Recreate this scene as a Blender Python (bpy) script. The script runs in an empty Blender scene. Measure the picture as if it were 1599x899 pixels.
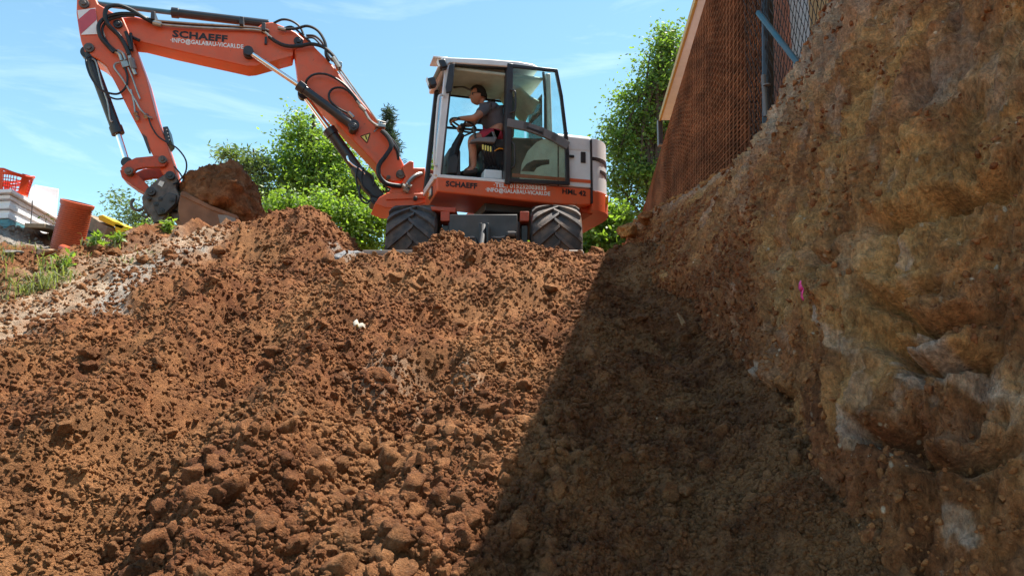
import bpy, bmesh, math, random
import numpy as np
from mathutils import Matrix, Vector, Euler

random.seed(7); RNG = np.random.default_rng(11)
SC = bpy.context.scene
COL = SC.collection
PI = math.pi

# ------------------------------------------------------------------ camera
F = 1140.0; PITCH = math.radians(8.0)
cam = bpy.data.objects.new('camera', bpy.data.cameras.new('camera'))
COL.objects.link(cam); SC.camera = cam
cam.data.sensor_width = 36.0; cam.data.lens = 36.0 * F / 1599.0
cam.data.clip_start = 0.05; cam.data.clip_end = 5000
cam.location = (0, 0, 0); cam.rotation_euler = (PI / 2 + PITCH, 0, 0)

def ray(px, py):
    xc = (px - 799.5) / F; yc = (449.5 - py) / F
    return Vector((xc, math.cos(PITCH) - yc * math.sin(PITCH), math.sin(PITCH) + yc * math.cos(PITCH)))
def at(px, py, Y):
    d = ray(px, py); return d * (Y / d.y)

# ------------------------------------------------------------------ light
SUN = Vector((0.362, 0.24, 1.0)).normalized()
sl = bpy.data.lights.new('sun', 'SUN'); sl.energy = 5.0; sl.angle = math.radians(0.4); sl.color = (1.0, 0.94, 0.84)
so = bpy.data.objects.new('sun', sl); COL.objects.link(so)
so.rotation_euler = SUN.to_track_quat('Z', 'Y').to_euler()
W = bpy.data.worlds.new('World'); SC.world = W; W.use_nodes = True
wn = W.node_tree; wn.nodes.clear()
def N(nt, t, **kw):
    n = nt.nodes.new(t)
    for k, v in kw.items(): setattr(n, k, v)
    return n
sky = N(wn, 'ShaderNodeTexSky', sky_type='NISHITA', sun_disc=False)
sky.sun_elevation = math.asin(SUN.z); sky.sun_rotation = math.atan2(SUN.x, SUN.y)
sky.air_density = 1.0; sky.dust_density = 0.3; sky.ozone_density = 1.0
tint = N(wn, 'ShaderNodeMix', data_type='RGBA', blend_type='MULTIPLY'); tint.inputs[0].default_value = 1
tint.inputs[7].default_value = (.92, 1.13, 1.0, 1)
wn.links.new(sky.outputs[0], tint.inputs[6])
tc = N(wn, 'ShaderNodeTexCoord'); mp = N(wn, 'ShaderNodeMapping'); mp.inputs['Scale'].default_value = (1.2, 2.0, 7.0)
mp.inputs['Rotation'].default_value = (0.0, 0.16, 0.0)
wn.links.new(tc.outputs['Generated'], mp.inputs[0])
cn = N(wn, 'ShaderNodeTexNoise'); cn.inputs['Scale'].default_value = 2.3; cn.inputs['Detail'].default_value = 7; cn.inputs['Roughness'].default_value = .6
cn.inputs['Distortion'].default_value = .6
wn.links.new(mp.outputs[0], cn.inputs['Vector'])
cr = N(wn, 'ShaderNodeMapRange'); cr.inputs[1].default_value = .56; cr.inputs[2].default_value = .82; cr.inputs[3].default_value = 0; cr.inputs[4].default_value = .22
wn.links.new(cn.outputs[0], cr.inputs[0])
cm = N(wn, 'ShaderNodeMix', data_type='RGBA'); cm.inputs[7].default_value = (8.5, 9.3, 9.8, 1)
wn.links.new(cr.outputs[0], cm.inputs[0]); wn.links.new(tint.outputs[2], cm.inputs[6])
bg = N(wn, 'ShaderNodeBackground'); bg.inputs[1].default_value = 0.112
wo = N(wn, 'ShaderNodeOutputWorld')
wn.links.new(cm.outputs[2], bg.inputs[0]); wn.links.new(bg.outputs[0], wo.inputs[0])
SC.view_settings.view_transform = 'Standard'; SC.view_settings.look = 'None'
SC.view_settings.exposure = 1.10; SC.view_settings.gamma = 1.0
SC.render.engine = 'CYCLES'
SC.cycles.max_bounces = 6; SC.cycles.transparent_max_bounces = 12; SC.cycles.use_denoising = True

# ------------------------------------------------------------------ materials
def mat(name, col, rough=.6, metal=0.0, var=.15, scale=8.0, bump=0.0, bscale=40.0, dirt=None, dirt_amt=0.0, dirt_scale=3.0,
        trans=0.0, alpha=None, spec=.5, translucent=0.0, chips=0.0):
    m = bpy.data.materials.new(name); m.use_nodes = True
    nt = m.node_tree; b = nt.nodes['Principled BSDF']; out = nt.nodes['Material Output']
    b.inputs['Roughness'].default_value = rough; b.inputs['Metallic'].default_value = metal
    b.inputs['Specular IOR Level'].default_value = spec
    t = N(nt, 'ShaderNodeTexCoord')
    n1 = N(nt, 'ShaderNodeTexNoise'); n1.inputs['Scale'].default_value = scale; n1.inputs['Detail'].default_value = 6
    nt.links.new(t.outputs['Object'], n1.inputs['Vector'])
    mr = N(nt, 'ShaderNodeMapRange'); mr.inputs[1].default_value = .3; mr.inputs[2].default_value = .7
    mr.inputs[3].default_value = 1 - var; mr.inputs[4].default_value = 1 + var
    nt.links.new(n1.outputs[0], mr.inputs[0])
    mx = N(nt, 'ShaderNodeMix', data_type='RGBA', blend_type='MULTIPLY'); mx.inputs[0].default_value = 1
    mx.inputs[6].default_value = (*col, 1); nt.links.new(mr.outputs[0], mx.inputs[7])
    last = mx.outputs[2]
    if dirt:
        n2 = N(nt, 'ShaderNodeTexNoise'); n2.inputs['Scale'].default_value = dirt_scale; n2.inputs['Detail'].default_value = 9; n2.inputs['Roughness'].default_value = .65
        nt.links.new(t.outputs['Object'], n2.inputs['Vector'])
        r2 = N(nt, 'ShaderNodeMapRange'); r2.inputs[1].default_value = .45; r2.inputs[2].default_value = .72; r2.inputs[3].default_value = dirt_amt * .15; r2.inputs[4].default_value = dirt_amt
        nt.links.new(n2.outputs[0], r2.inputs[0])
        m2 = N(nt, 'ShaderNodeMix', data_type='RGBA'); m2.inputs[7].default_value = (*dirt, 1)
        nt.links.new(r2.outputs[0], m2.inputs[0]); nt.links.new(last, m2.inputs[6]); last = m2.outputs[2]
        if chips:
            n4 = N(nt, 'ShaderNodeTexNoise'); n4.inputs['Scale'].default_value = 13; n4.inputs['Detail'].default_value = 10; n4.inputs['Roughness'].default_value = .7
            nt.links.new(t.outputs['Object'], n4.inputs['Vector'])
            r4 = N(nt, 'ShaderNodeMapRange'); r4.inputs[1].default_value = .655; r4.inputs[2].default_value = .69; r4.inputs[3].default_value = 0; r4.inputs[4].default_value = chips
            nt.links.new(n4.outputs[0], r4.inputs[0])
            m5 = N(nt, 'ShaderNodeMix', data_type='RGBA'); m5.inputs[7].default_value = (.07, .045, .038, 1)
            nt.links.new(r4.outputs[0], m5.inputs[0]); nt.links.new(last, m5.inputs[6]); last = m5.outputs[2]
    nt.links.new(last, b.inputs['Base Color'])
    if bump:
        n3 = N(nt, 'ShaderNodeTexNoise'); n3.inputs['Scale'].default_value = bscale; n3.inputs['Detail'].default_value = 8
        nt.links.new(t.outputs['Object'], n3.inputs['Vector'])
        bp = N(nt, 'ShaderNodeBump'); bp.inputs['Strength'].default_value = bump; bp.inputs['Distance'].default_value = .02
        nt.links.new(n3.outputs[0], bp.inputs['Height']); nt.links.new(bp.outputs[0], b.inputs['Normal'])
    if translucent:
        tr = N(nt, 'ShaderNodeBsdfTranslucent'); ms = N(nt, 'ShaderNodeMixShader'); ms.inputs[0].default_value = translucent
        m3 = N(nt, 'ShaderNodeMix', data_type='RGBA', blend_type='MULTIPLY'); m3.inputs[0].default_value = 1
        m3.inputs[7].default_value = (2.5, 2.5, .8, 1)
        nt.links.new(last, m3.inputs[6]); nt.links.new(m3.outputs[2], tr.inputs[0])
        nt.links.new(b.outputs[0], ms.inputs[1]); nt.links.new(tr.outputs[0], ms.inputs[2]); nt.links.new(ms.outputs[0], out.inputs[0])
    return m
def glass(name, col, amt):
    m = bpy.data.materials.new(name); m.use_nodes = True; nt = m.node_tree; nt.nodes.clear()
    o = N(nt, 'ShaderNodeOutputMaterial'); t = N(nt, 'ShaderNodeBsdfTransparent'); t.inputs[0].default_value = (*col, 1)
    g = N(nt, 'ShaderNodeBsdfGlossy'); g.inputs['Roughness'].default_value = .03
    d = N(nt, 'ShaderNodeBsdfDiffuse'); d.inputs[0].default_value = (.45, .42, .36, 1)
    tcn = N(nt, 'ShaderNodeTexCoord'); nz = N(nt, 'ShaderNodeTexNoise'); nz.inputs['Scale'].default_value = 6; nz.inputs['Detail'].default_value = 8
    nt.links.new(tcn.outputs['Object'], nz.inputs['Vector'])
    r = N(nt, 'ShaderNodeMapRange'); r.inputs[1].default_value = .4; r.inputs[2].default_value = .75; r.inputs[3].default_value = .02; r.inputs[4].default_value = amt
    nt.links.new(nz.outputs[0], r.inputs[0])
    m1 = N(nt, 'ShaderNodeMixShader'); nt.links.new(r.outputs[0], m1.inputs[0]); nt.links.new(t.outputs[0], m1.inputs[1]); nt.links.new(d.outputs[0], m1.inputs[2])
    f = N(nt, 'ShaderNodeFresnel'); f.inputs[0].default_value = 1.45
    m2 = N(nt, 'ShaderNodeMixShader'); nt.links.new(f.outputs[0], m2.inputs[0]); nt.links.new(m1.outputs[0], m2.inputs[1]); nt.links.new(g.outputs[0], m2.inputs[2])
    nt.links.new(m2.outputs[0], o.inputs[0]); return m

DUST = (.26, .13, .065)
M = {}
M['red'] = mat('orange_red_paint', (.82, .120, .034), .42, var=.14, scale=5, bump=.06, bscale=25, dirt=(.40, .13, .07), dirt_amt=.7, dirt_scale=5, chips=.75)
M['redworn'] = mat('worn_red_paint', (.60, .08, .03), .55, var=.2, scale=9, bump=.1, dirt=(.10, .05, .035), dirt_amt=.8, dirt_scale=9, chips=.9)
M['white'] = mat('white_paint', (.86, .86, .87), .38, var=.05, scale=4, bump=.02, dirt=(.42, .34, .28), dirt_amt=.3, dirt_scale=3)
M['liner'] = mat('cab_liner', (.55, .60, .52), .7, var=.1, scale=10, dirt=(.3, .3, .26), dirt_amt=.4)
M['black'] = mat('black_metal', (.018, .02, .026), .38, var=.3, scale=9, dirt=DUST, dirt_amt=.12)
M['hose'] = mat('black_rubber_hose', (.013, .014, .017), .5, var=.3, scale=20)
M['darkgrey'] = mat('dark_grey_metal', (.045, .046, .052), .5, var=.3, scale=7, dirt=(.16, .09, .05), dirt_amt=.35)
M['grey'] = mat('grey_plastic', (.17, .165, .17), .5, var=.15, scale=6, dirt=DUST, dirt_amt=.25)
M['steel'] = mat('bare_steel', (.38, .37, .35), .35, metal=.8, var=.3, scale=12, dirt=(.12, .09, .06), dirt_amt=.4)
M['chrome'] = mat('chrome_rod', (.75, .75, .76), .12, metal=1.0, var=.05)
M['coupler'] = mat('greasy_coupler_steel', (.10, .08, .075), .5, metal=.3, var=.5, scale=14, bump=.3, bscale=30, dirt=(.22, .17, .13), dirt_amt=.7, dirt_scale=8)
M['tyre'] = mat('tyre_rubber', (.052, .052, .058), .75, var=.3, scale=10, bump=.25, bscale=50, dirt=(.24, .15, .10), dirt_amt=.85, dirt_scale=5)
M['bucket'] = mat('muddy_bucket_steel', (.25, .115, .06), .7, var=.3, scale=6, bump=.3, bscale=14, dirt=(.2, .085, .04), dirt_amt=.8, dirt_scale=5)
M['blade'] = mat('worn_blade_steel', (.30, .25, .22), .55, metal=.2, var=.3, scale=7, dirt=(.22, .1, .05), dirt_amt=.6)
M['glass'] = glass('clear_glass', (.86, .97, .95), .10)
M['glassg'] = glass('green_tinted_glass', (.70, .98, .93), .14)
M['glassd'] = glass('faint_green_glass', (.90, 1.0, .95), .16)
M['lamp'] = mat('lamp_lens', (.75, .72, .66), .15, var=.2, scale=40)
M['amber'] = mat('amber_lens', (.8, .3, .02), .2)
M['txtd'] = mat('black_lettering', (.012, .011, .013), .5, var=.2, scale=30)
M['txtw'] = mat('white_lettering', (.80, .79, .76), .5, var=.12, scale=30)
M['signred'] = mat('faded_red_reflector', (.55, .09, .12), .5, var=.1)
M['yellow'] = mat('yellow_plastic', (.85, .55, .01), .45, var=.1)
M['warn'] = mat('warning_yellow', (.85, .72, .18), .5, var=.08)
M['skin'] = mat('skin', (.46, .20, .125), .55, var=.08, scale=12)
M['shirt'] = mat('grey_tshirt', (.105, .098, .118), .9, var=.12, scale=18, bump=.4, bscale=16)
M['shorts'] = mat('red_shorts', (.42, .028, .05), .9, var=.15, scale=18, bump=.4, bscale=20)
M['hair'] = mat('dark_hair', (.016, .012, .011), .7, var=.4, scale=60, bump=.8, bscale=120)
M['shoe'] = mat('work_shoe', (.05, .035, .03), .8, var=.3, bump=.3)
M['teal'] = mat('teal_plastic', (.07, .26, .32), .6, var=.15, dirt=(.3, .26, .2), dirt_amt=.4)
M['blue'] = mat('blue_steel_brace', (.028, .13, .19), .45, var=.2, dirt=(.2, .14, .1), dirt_amt=.4)
M['foam'] = mat('white_polystyrene', (.86, .87, .88), .8, var=.04, scale=30, bump=.08, bscale=120)
M['basket'] = mat('orange_red_plastic', (.80, .075, .02), .35, var=.06)
M['pipe'] = mat('brown_orange_pipe', (.52, .085, .022), .45, var=.1, scale=5, dirt=(.2, .08, .05), dirt_amt=.4)
M['wood'] = mat('weathered_wood', (.27, .20, .13), .8, var=.3, scale=12, bump=.3, bscale=30)
M['rust'] = mat('rusty_bar', (.36, .14, .062), .85, var=.5, scale=5, bump=.5, bscale=90, dirt=(.09, .04, .022), dirt_amt=.7, dirt_scale=2)
M['matshade'] = mat('dark_shade_sheet', (.085, .034, .018), .9, var=.4, scale=3)  # dark brown that stands for the shade behind the mats
M['wire'] = mat('dark_wire', (.03, .027, .026), .6, metal=.3)
M['salmon'] = mat('salmon_render', (.72, .25, .14), .9, var=.12, scale=5, bump=.3, bscale=60, dirt=(.16, .07, .05), dirt_amt=.5)
M['cream'] = mat('cream_render', (.84, .90, .94), .85, var=.06, scale=5, bump=.15)
M['whitewall'] = mat('white_render', (.56, .55, .56), .9, var=.08, scale=4, bump=.2)
M['tan'] = mat('tan_render', (.55, .34, .16), .9, var=.15, scale=4, bump=.3)
M['ochre'] = mat('ochre_edge', (.50, .33, .09), .6, var=.1)
M['rooftile'] = mat('roof_tile', (.16, .06, .04), .8, var=.3)
M['stone'] = mat('grey_stone', (.20, .175, .15), .85, var=.3, scale=20, bump=.5)
M['bluestone'] = mat('blue_grey_stone', (.24, .235, .235), .8, var=.3, scale=20, bump=.5)
M['slab'] = mat('buff_stone', (.40, .25, .14), .85, var=.3, scale=20, bump=.5)
M['paper'] = mat('dirty_white_paper', (.52, .47, .42), .8, var=.1, translucent=.2)
M['pink'] = mat('pink_tape', (.95, .08, .32), .6, var=.1)
M['bark'] = mat('bark', (.085, .062, .045), .9, var=.4, scale=10, bump=.5)
M['leafA'] = mat('leaf_bright', (.135, .215, .05), .5, var=.55, scale=3.5, translucent=.45)
M['leafB'] = mat('leaf_mid', (.10, .17, .045), .5, var=.55, scale=3.5, translucent=.45)
M['leafC'] = mat('leaf_blue_green', (.10, .15, .06), .5, var=.4, scale=1.2, translucent=.3)
M['needle'] = mat('conifer_needles', (.035, .062, .04), .6, var=.4, scale=2, translucent=.15)
M['grass'] = mat('grass_blades', (.17, .20, .10), .6, var=.4, scale=6, translucent=.35)

def soil_mat(name, c1, c2, pale, grey, ochre, bump=.6, fine=60.0, stretch=1.0, specks=False, grain=(.70, 1.30)):
    m = bpy.data.materials.new(name); m.use_nodes = True; nt = m.node_tree; b = nt.nodes['Principled BSDF']
    b.inputs['Roughness'].default_value = .92; b.inputs['Specular IOR Level'].default_value = .2
    t = N(nt, 'ShaderNodeTexCoord')
    mpp = N(nt, 'ShaderNodeMapping'); mpp.inputs['Scale'].default_value = (1, 1, stretch); t = N(nt, 'ShaderNodeNewGeometry'); nt.links.new(t.outputs['Position'], mpp.inputs[0])
    def noise(s, d=8, r=.6, dist=0.0):
        n = N(nt, 'ShaderNodeTexNoise'); n.inputs['Scale'].default_value = s; n.inputs['Detail'].default_value = d; n.inputs['Roughness'].default_value = r
        n.inputs['Distortion'].default_value = dist
        nt.links.new(mpp.outputs[0], n.inputs['Vector']); return n.outputs[0]
    def mr(x, a, b_, c=0.0, d=1.0):
        r = N(nt, 'ShaderNodeMapRange'); r.inputs[1].default_value = a; r.inputs[2].default_value = b_; r.inputs[3].default_value = c; r.inputs[4].default_value = d
        nt.links.new(x, r.inputs[0]); return r.outputs[0]
    def mix(f, a, b_):
        x = N(nt, 'ShaderNodeMix', data_type='RGBA')
        nt.links.new(f, x.inputs[0])
        for s, i in ((a, 6), (b_, 7)):
            if isinstance(s, tuple): x.inputs[i].default_value = (*s, 1)
            else: nt.links.new(s, x.inputs[i])
        return x.outputs[2]
    def attr(n):
        a = N(nt, 'ShaderNodeAttribute'); a.attribute_name = n; return a.outputs['Fac']
    c = mix(mr(noise(9), .40, .60), c1, c2); c = mix(mr(noise(26, 5), .52, .66, 0, .6), c, c2)
    c = mix(mr(noise(1.1, 9, .65), .47, .57, 0, .75), c, ochre)
    c = mix(mr(noise(fine, 6, .7), .60, .78, 0, .45), c, pale)
    def mul(a_, b_):
        x = N(nt, 'ShaderNodeMath', operation='MULTIPLY'); nt.links.new(a_, x.inputs[0]); nt.links.new(b_, x.inputs[1]); return x.outputs[0]
    c = mix(attr('red'), c, mix(mr(noise(11), .38, .62), (.42, .155, .060), (.25, .088, .036)))
    c = mix(mul(attr('pale'), mr(noise(5, 8, .7), .25, .6, .25, 1.0)), c, pale)
    c = mix(mul(attr('grey'), mr(noise(7, 8, .7), .3, .6, .2, 1.0)), c, grey)
    if specks:
        vo = N(nt, 'ShaderNodeTexVoronoi'); vo.inputs['Scale'].default_value = 17; vo.inputs['Randomness'].default_value = 1; nt.links.new(mpp.outputs[0], vo.inputs['Vector'])
        c = mix(mul(mr(vo.outputs['Distance'], .10, .17, 1, 0), mr(noise(3.1, 3), .50, .60)), c, pale)
        c = mix(mr(noise(70, 5, .7), .66, .72, 0, .7), c, (.62, .48, .34)); c = mix(mr(noise(38, 8, .75), .62, .68, 0, .75), c, (.10, .036, .017))
    gm = N(nt, 'ShaderNodeMix', data_type='RGBA', blend_type='MULTIPLY'); gm.inputs[0].default_value = 1
    nt.links.new(c, gm.inputs[6]); nt.links.new(mr(noise(fine * 1.6, 9, .75), .36, .64, *grain), gm.inputs[7])
    g2 = N(nt, 'ShaderNodeMix', data_type='RGBA', blend_type='MULTIPLY'); g2.inputs[0].default_value = 1
    nt.links.new(gm.outputs[2], g2.inputs[6]); nt.links.new(mr(noise(4.5, 10, .75, .6), .42, .58, .74, 1.22), g2.inputs[7])
    nt.links.new(g2.outputs[2], b.inputs['Base Color'])
    ad = N(nt, 'ShaderNodeMath', operation='ADD'); 
    nt.links.new(noise(fine, 8, .7), ad.inputs[0]); nt.links.new(mr(noise(fine * 3.2, 4, .6), 0, 1, 0, .5), ad.inputs[1])
    bp = N(nt, 'ShaderNodeBump'); bp.inputs['Strength'].default_value = bump; bp.inputs['Distance'].default_value = .04
    nt.links.new(ad.outputs[0], bp.inputs['Height']); nt.links.new(bp.outputs[0], b.inputs['Normal'])
    return m
M['soil'] = soil_mat('loose_soil', (.37, .155, .062), (.20, .074, .030), (.58, .47, .35), (.42, .38, .33), (.38, .178, .074), bump=1.0)
M['damp'] = soil_mat('damp_soil', (.46, .20, .088), (.28, .11, .048), (.26, .14, .08), (.2, .15, .12), (.22, .09, .036), bump=1.0)  # soil of the bucket lump; its shaded face was put into this colour
M['redbits'] = soil_mat('red_bits', (.34, .120, .046), (.22, .072, .030), (.42, .22, .12), (.4, .3, .22), (.42, .18, .065))
M['bits'] = soil_mat('clay_bits', (.50, .215, .088), (.34, .125, .048), (.60, .42, .26), (.5, .38, .3), (.52, .25, .09))
M['cliff'] = soil_mat('cut_clay', (.64, .285, .108), (.38, .145, .055), (.74, .54, .36), (.62, .46, .37), (.68, .345, .120), stretch=.65, specks=True, grain=(.55, 1.42), bump=1.0, fine=34.0)

# ------------------------------------------------------------------ numpy noise
_P = np.random.default_rng(5).permutation(256); _P = np.concatenate([_P, _P, _P])
_G = np.random.default_rng(6).normal(size=(256, 3)); _G /= np.linalg.norm(_G, axis=1)[:, None]
def perlin(x, y, z=None):
    if z is None: z = np.zeros_like(x)
    xi = np.floor(x).astype(np.int64); yi = np.floor(y).astype(np.int64); zi = np.floor(z).astype(np.int64)
    xf, yf, zf = x - xi, y - yi, z - zi
    f = lambda t: t * t * t * (t * (t * 6 - 15) + 10)
    u, v, w = f(xf), f(yf), f(zf); out = 0
    for dx in (0, 1):
        wx = u if dx else 1 - u
        for dy in (0, 1):
            wy = v if dy else 1 - v
            for dz in (0, 1):
                wz = w if dz else 1 - w
                h = _P[(_P[(_P[(xi + dx) & 255] + yi + dy) & 255] + zi + dz) & 255]
                g = _G[h]
                out = out + wx * wy * wz * (g[..., 0] * (xf - dx) + g[..., 1] * (yf - dy) + g[..., 2] * (zf - dz))
    return out * 1.5
def fbm(x, y, z=None, o=4, g=.5):
    s = 0; a = 1
    for i in range(o):
        s = s + a * perlin(x * 2 ** i + 17 * i, y * 2 ** i + 5 * i, None if z is None else z * 2 ** i + 9 * i); a *= g
    return s
def bumps(x, y, cell, seed, fill=.9):
    """height of a layer of lumps of about one cell across"""
    X = x / cell; Y = y / cell; xi = np.floor(X).astype(np.int64); yi = np.floor(Y).astype(np.int64)
    h = np.zeros_like(X)
    rr = np.random.default_rng(seed); T = rr.random((256, 4))
    for dx in (-1, 0, 1):
        for dy in (-1, 0, 1):
            k = _P[(_P[(xi + dx + seed) & 255] + yi + dy) & 255]; r = T[k]
            d2 = (X - xi - dx - r[..., 0]) ** 2 + ((Y - yi - dy - r[..., 1]) * (1 + .5 * r[..., 3])) ** 2
            R = .28 + .42 * r[..., 2]
            h = np.maximum(h, np.where(r[..., 3] < fill, np.sqrt(np.maximum(0, R * R - d2)), 0))
    return h * cell
def chunks(x, y, cell, seed, fill=.9):
    """a layer of broken angular lumps with tilted flat tops"""
    X = x / cell; Y = y / cell; xi = np.floor(X).astype(np.int64); yi = np.floor(Y).astype(np.int64)
    h = np.zeros_like(X); T = np.random.default_rng(seed).random((256, 6))
    for dx in (-1, 0, 1):
        for dy in (-1, 0, 1):
            k = _P[(_P[(xi + dx + seed) & 255] + yi + dy) & 255]; r = T[k]
            ax = X - xi - dx - r[..., 0]; ay = Y - yi - dy - r[..., 1]; th = r[..., 4] * 6.283; ca, sa = np.cos(th), np.sin(th)
            u = ca * ax + sa * ay; v = (-sa * ax + ca * ay) * (1 + .6 * r[..., 3])
            d = np.maximum(np.abs(u) * .95, np.maximum(np.abs(v), .72 * (np.abs(u) + np.abs(v)) * 1.12))
            R = .24 + .42 * r[..., 2]
            q = np.minimum((R - d) * 1.5, R * .60 + .5 * u * (r[..., 5] - .4) + .3 * v * (r[..., 0] - .5))
            h = np.maximum(h, np.where(r[..., 3] < fill, q, 0))
    return h * cell
def smooth(a, b, x):
    t = np.clip((x - a) / (b - a), 0, 1); return t * t * (3 - 2 * t)

# ------------------------------------------------------------------ mesh helpers
def tag(o, label=None, cat=None, group=None, kind=None):
    if label: o['label'] = label
    if cat: o['category'] = cat
    if group: o['group'] = group
    if kind: o['kind'] = kind
    return o
def empty(name, loc, rz=0.0):
    o = bpy.data.objects.new(name, None); COL.objects.link(o); o.location = loc; o.rotation_euler = (0, 0, rz); o.empty_display_size = .2
    return o
def link(name, me, m, parent=None):
    o = bpy.data.objects.new(name, me); COL.objects.link(o)
    if m is not None: me.materials.append(m)
    if parent is not None: o.parent = parent
    return o
def np_mesh(name, V, Fc, smooth_=True):
    me = bpy.data.meshes.new(name); V = np.ascontiguousarray(V, dtype=np.float32); Fc = np.ascontiguousarray(Fc, dtype=np.int32)
    n, k = Fc.shape
    me.vertices.add(len(V)); me.vertices.foreach_set('co', V.ravel())
    me.loops.add(n * k); me.loops.foreach_set('vertex_index', Fc.ravel())
    me.polygons.add(n); me.polygons.foreach_set('loop_start', np.arange(n, dtype=np.int32) * k)
    try: me.polygons.foreach_set('loop_total', np.full(n, k, np.int32))
    except Exception: pass
    me.polygons.foreach_set('use_smooth', np.full(n, smooth_, dtype=bool))
    me.update(); me.validate(); return me
def fattr(me, name, vals):
    a = me.attributes.new(name, 'FLOAT', 'POINT'); a.data.foreach_set('value', np.ascontiguousarray(vals, dtype=np.float32).ravel())
def basis(d):
    d = Vector(d).normalized(); a = Vector((0, 0, 1)) if abs(d.z) < .9 else Vector((1, 0, 0))
    u = d.cross(a).normalized(); return u, d.cross(u).normalized()
class MB:
    def __init__(s): s.v = []; s.f = []
    def raw(s, vs, fs):
        b = len(s.v); s.v += [tuple(v) for v in vs]; s.f += [tuple(i + b for i in f) for f in fs]; return s
    def box(s, c, size, R=None):
        hx, hy, hz = size[0] / 2, size[1] / 2, size[2] / 2; c = Vector(c)
        vs = [Vector((x, y, z)) for x in (-hx, hx) for y in (-hy, hy) for z in (-hz, hz)]
        if R is not None: vs = [R @ v for v in vs]
        return s.raw([v + c for v in vs], [(0, 1, 3, 2), (4, 6, 7, 5), (0, 4, 5, 1), (2, 3, 7, 6), (0, 2, 6, 4), (1, 5, 7, 3)])
    def hexa(s, p):   # p: 8 corners, bottom loop 0-3 and top loop 4-7
        return s.raw(p, [(0, 3, 2, 1), (4, 5, 6, 7), (0, 1, 5, 4), (1, 2, 6, 5), (2, 3, 7, 6), (3, 0, 4, 7)])
    def prism(s, pts, y0, y1):     # pts (x, z)
        n = len(pts)
        A = sum(pts[i][0] * pts[(i + 1) % n][1] - pts[(i + 1) % n][0] * pts[i][1] for i in range(n))
        if A < 0: pts = pts[::-1]
        vs = [(p[0], y0, p[1]) for p in pts] + [(p[0], y1, p[1]) for p in pts]
        return s.raw(vs, [tuple(range(n)), tuple(range(2 * n - 1, n - 1, -1))] + [(i, i + n, (i + 1) % n + n, (i + 1) % n) for i in range(n)])
    def slabxy(s, pts, z0, z1):
        n = len(pts)
        A = sum(pts[i][0] * pts[(i + 1) % n][1] - pts[(i + 1) % n][0] * pts[i][1] for i in range(n))
        if A < 0: pts = pts[::-1]
        vs = [(p[0], p[1], z0) for p in pts] + [(p[0], p[1], z1) for p in pts]
        return s.raw(vs, [tuple(range(n - 1, -1, -1)), tuple(range(n, 2 * n))] + [(i, (i + 1) % n, (i + 1) % n + n, i + n) for i in range(n)])
    def cyl(s, p0, p1, r, n=16, r1=None):
        p0, p1 = Vector(p0), Vector(p1); u, w = basis(p1 - p0); r1 = r if r1 is None else r1
        vs = []
        for p, q in ((p0, r), (p1, r1)):
            for i in range(n):
                a = 2 * PI * i / n; vs.append(p + u * math.cos(a) * q + w * math.sin(a) * q)
        return s.raw(vs, [tuple(range(n))[::-1], tuple(range(n, 2 * n))] + [(i, (i + 1) % n, (i + 1) % n + n, i + n) for i in range(n)])
    def tube(s, pts, r, n=8, closed=False, sub=0):
        pts = [Vector(p) for p in pts]
        if sub:
            q = []; L = len(pts); rng = range(L if closed else L - 1)
            for i in rng:
                p0 = pts[(i - 1) % L] if closed or i else pts[0]; p1 = pts[i]; p2 = pts[(i + 1) % L]; p3 = pts[(i + 2) % L] if closed or i + 2 < L else pts[-1]
                for k in range(sub):
                    t = k / sub
                    q.append(.5 * ((2 * p1) + (p2 - p0) * t + (2 * p0 - 5 * p1 + 4 * p2 - p3) * t * t + (3 * p1 - p0 - 3 * p2 + p3) * t ** 3))
            if not closed: q.append(pts[-1])
            pts = q
        L = len(pts); vs = []; u = None
        for i, p in enumerate(pts):
            d = (pts[(i + 1) % L] - pts[i - 1]) if closed else (pts[min(i + 1, L - 1)] - pts[max(i - 1, 0)])
            if d.length < 1e-9: d = Vector((0, 0, 1))
            d.normalize()
            if u is None: u, _ = basis(d)
            u = (u - d * u.dot(d)); u = u.normalized() if u.length > 1e-6 else basis(d)[0]
            w = d.cross(u); rad = r[i] if isinstance(r, (list, tuple)) and len(r) == L else (r if not isinstance(r, (list, tuple)) else r[0] + (r[1] - r[0]) * i / (L - 1))
            for k in range(n):
                a = 2 * PI * k / n; vs.append(p + u * math.cos(a) * rad + w * math.sin(a) * rad)
        fs = []
        for i in range(L if closed else L - 1):
            a, b = i * n, ((i + 1) % L) * n
            fs += [(a + k, a + (k + 1) % n, b + (k + 1) % n, b + k) for k in range(n)]
        if not closed: fs += [tuple(range(n))[::-1], tuple(range((L - 1) * n, L * n))]
        return s.raw(vs, fs)
    def lathe(s, prof, c, axis, n=32):   # prof (radius, along)
        c = Vector(c); axis = Vector(axis).normalized(); u, w = basis(axis); m = len(prof); vs = []
        for i in range(n):
            a = 2 * PI * i / n; e = u * math.cos(a) + w * math.sin(a)
            vs += [c + e * r + axis * h for r, h in prof]
        fs = [(i * m + k, i * m + k + 1, ((i + 1) % n) * m + k + 1, ((i + 1) % n) * m + k) for i in range(n) for k in range(m - 1)]
        return s.raw(vs, fs)
    def mesh(s, name, T=None):
        me = bpy.data.meshes.new(name); vs = s.v
        if T is not None: vs = [tuple(T @ Vector(v)) for v in vs]
        me.from_pydata(vs, [], s.f); me.update()
        bm = bmesh.new(); bm.from_mesh(me); bmesh.ops.recalc_face_normals(bm, faces=bm.faces); bm.to_mesh(me); bm.free()
        return me
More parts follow.
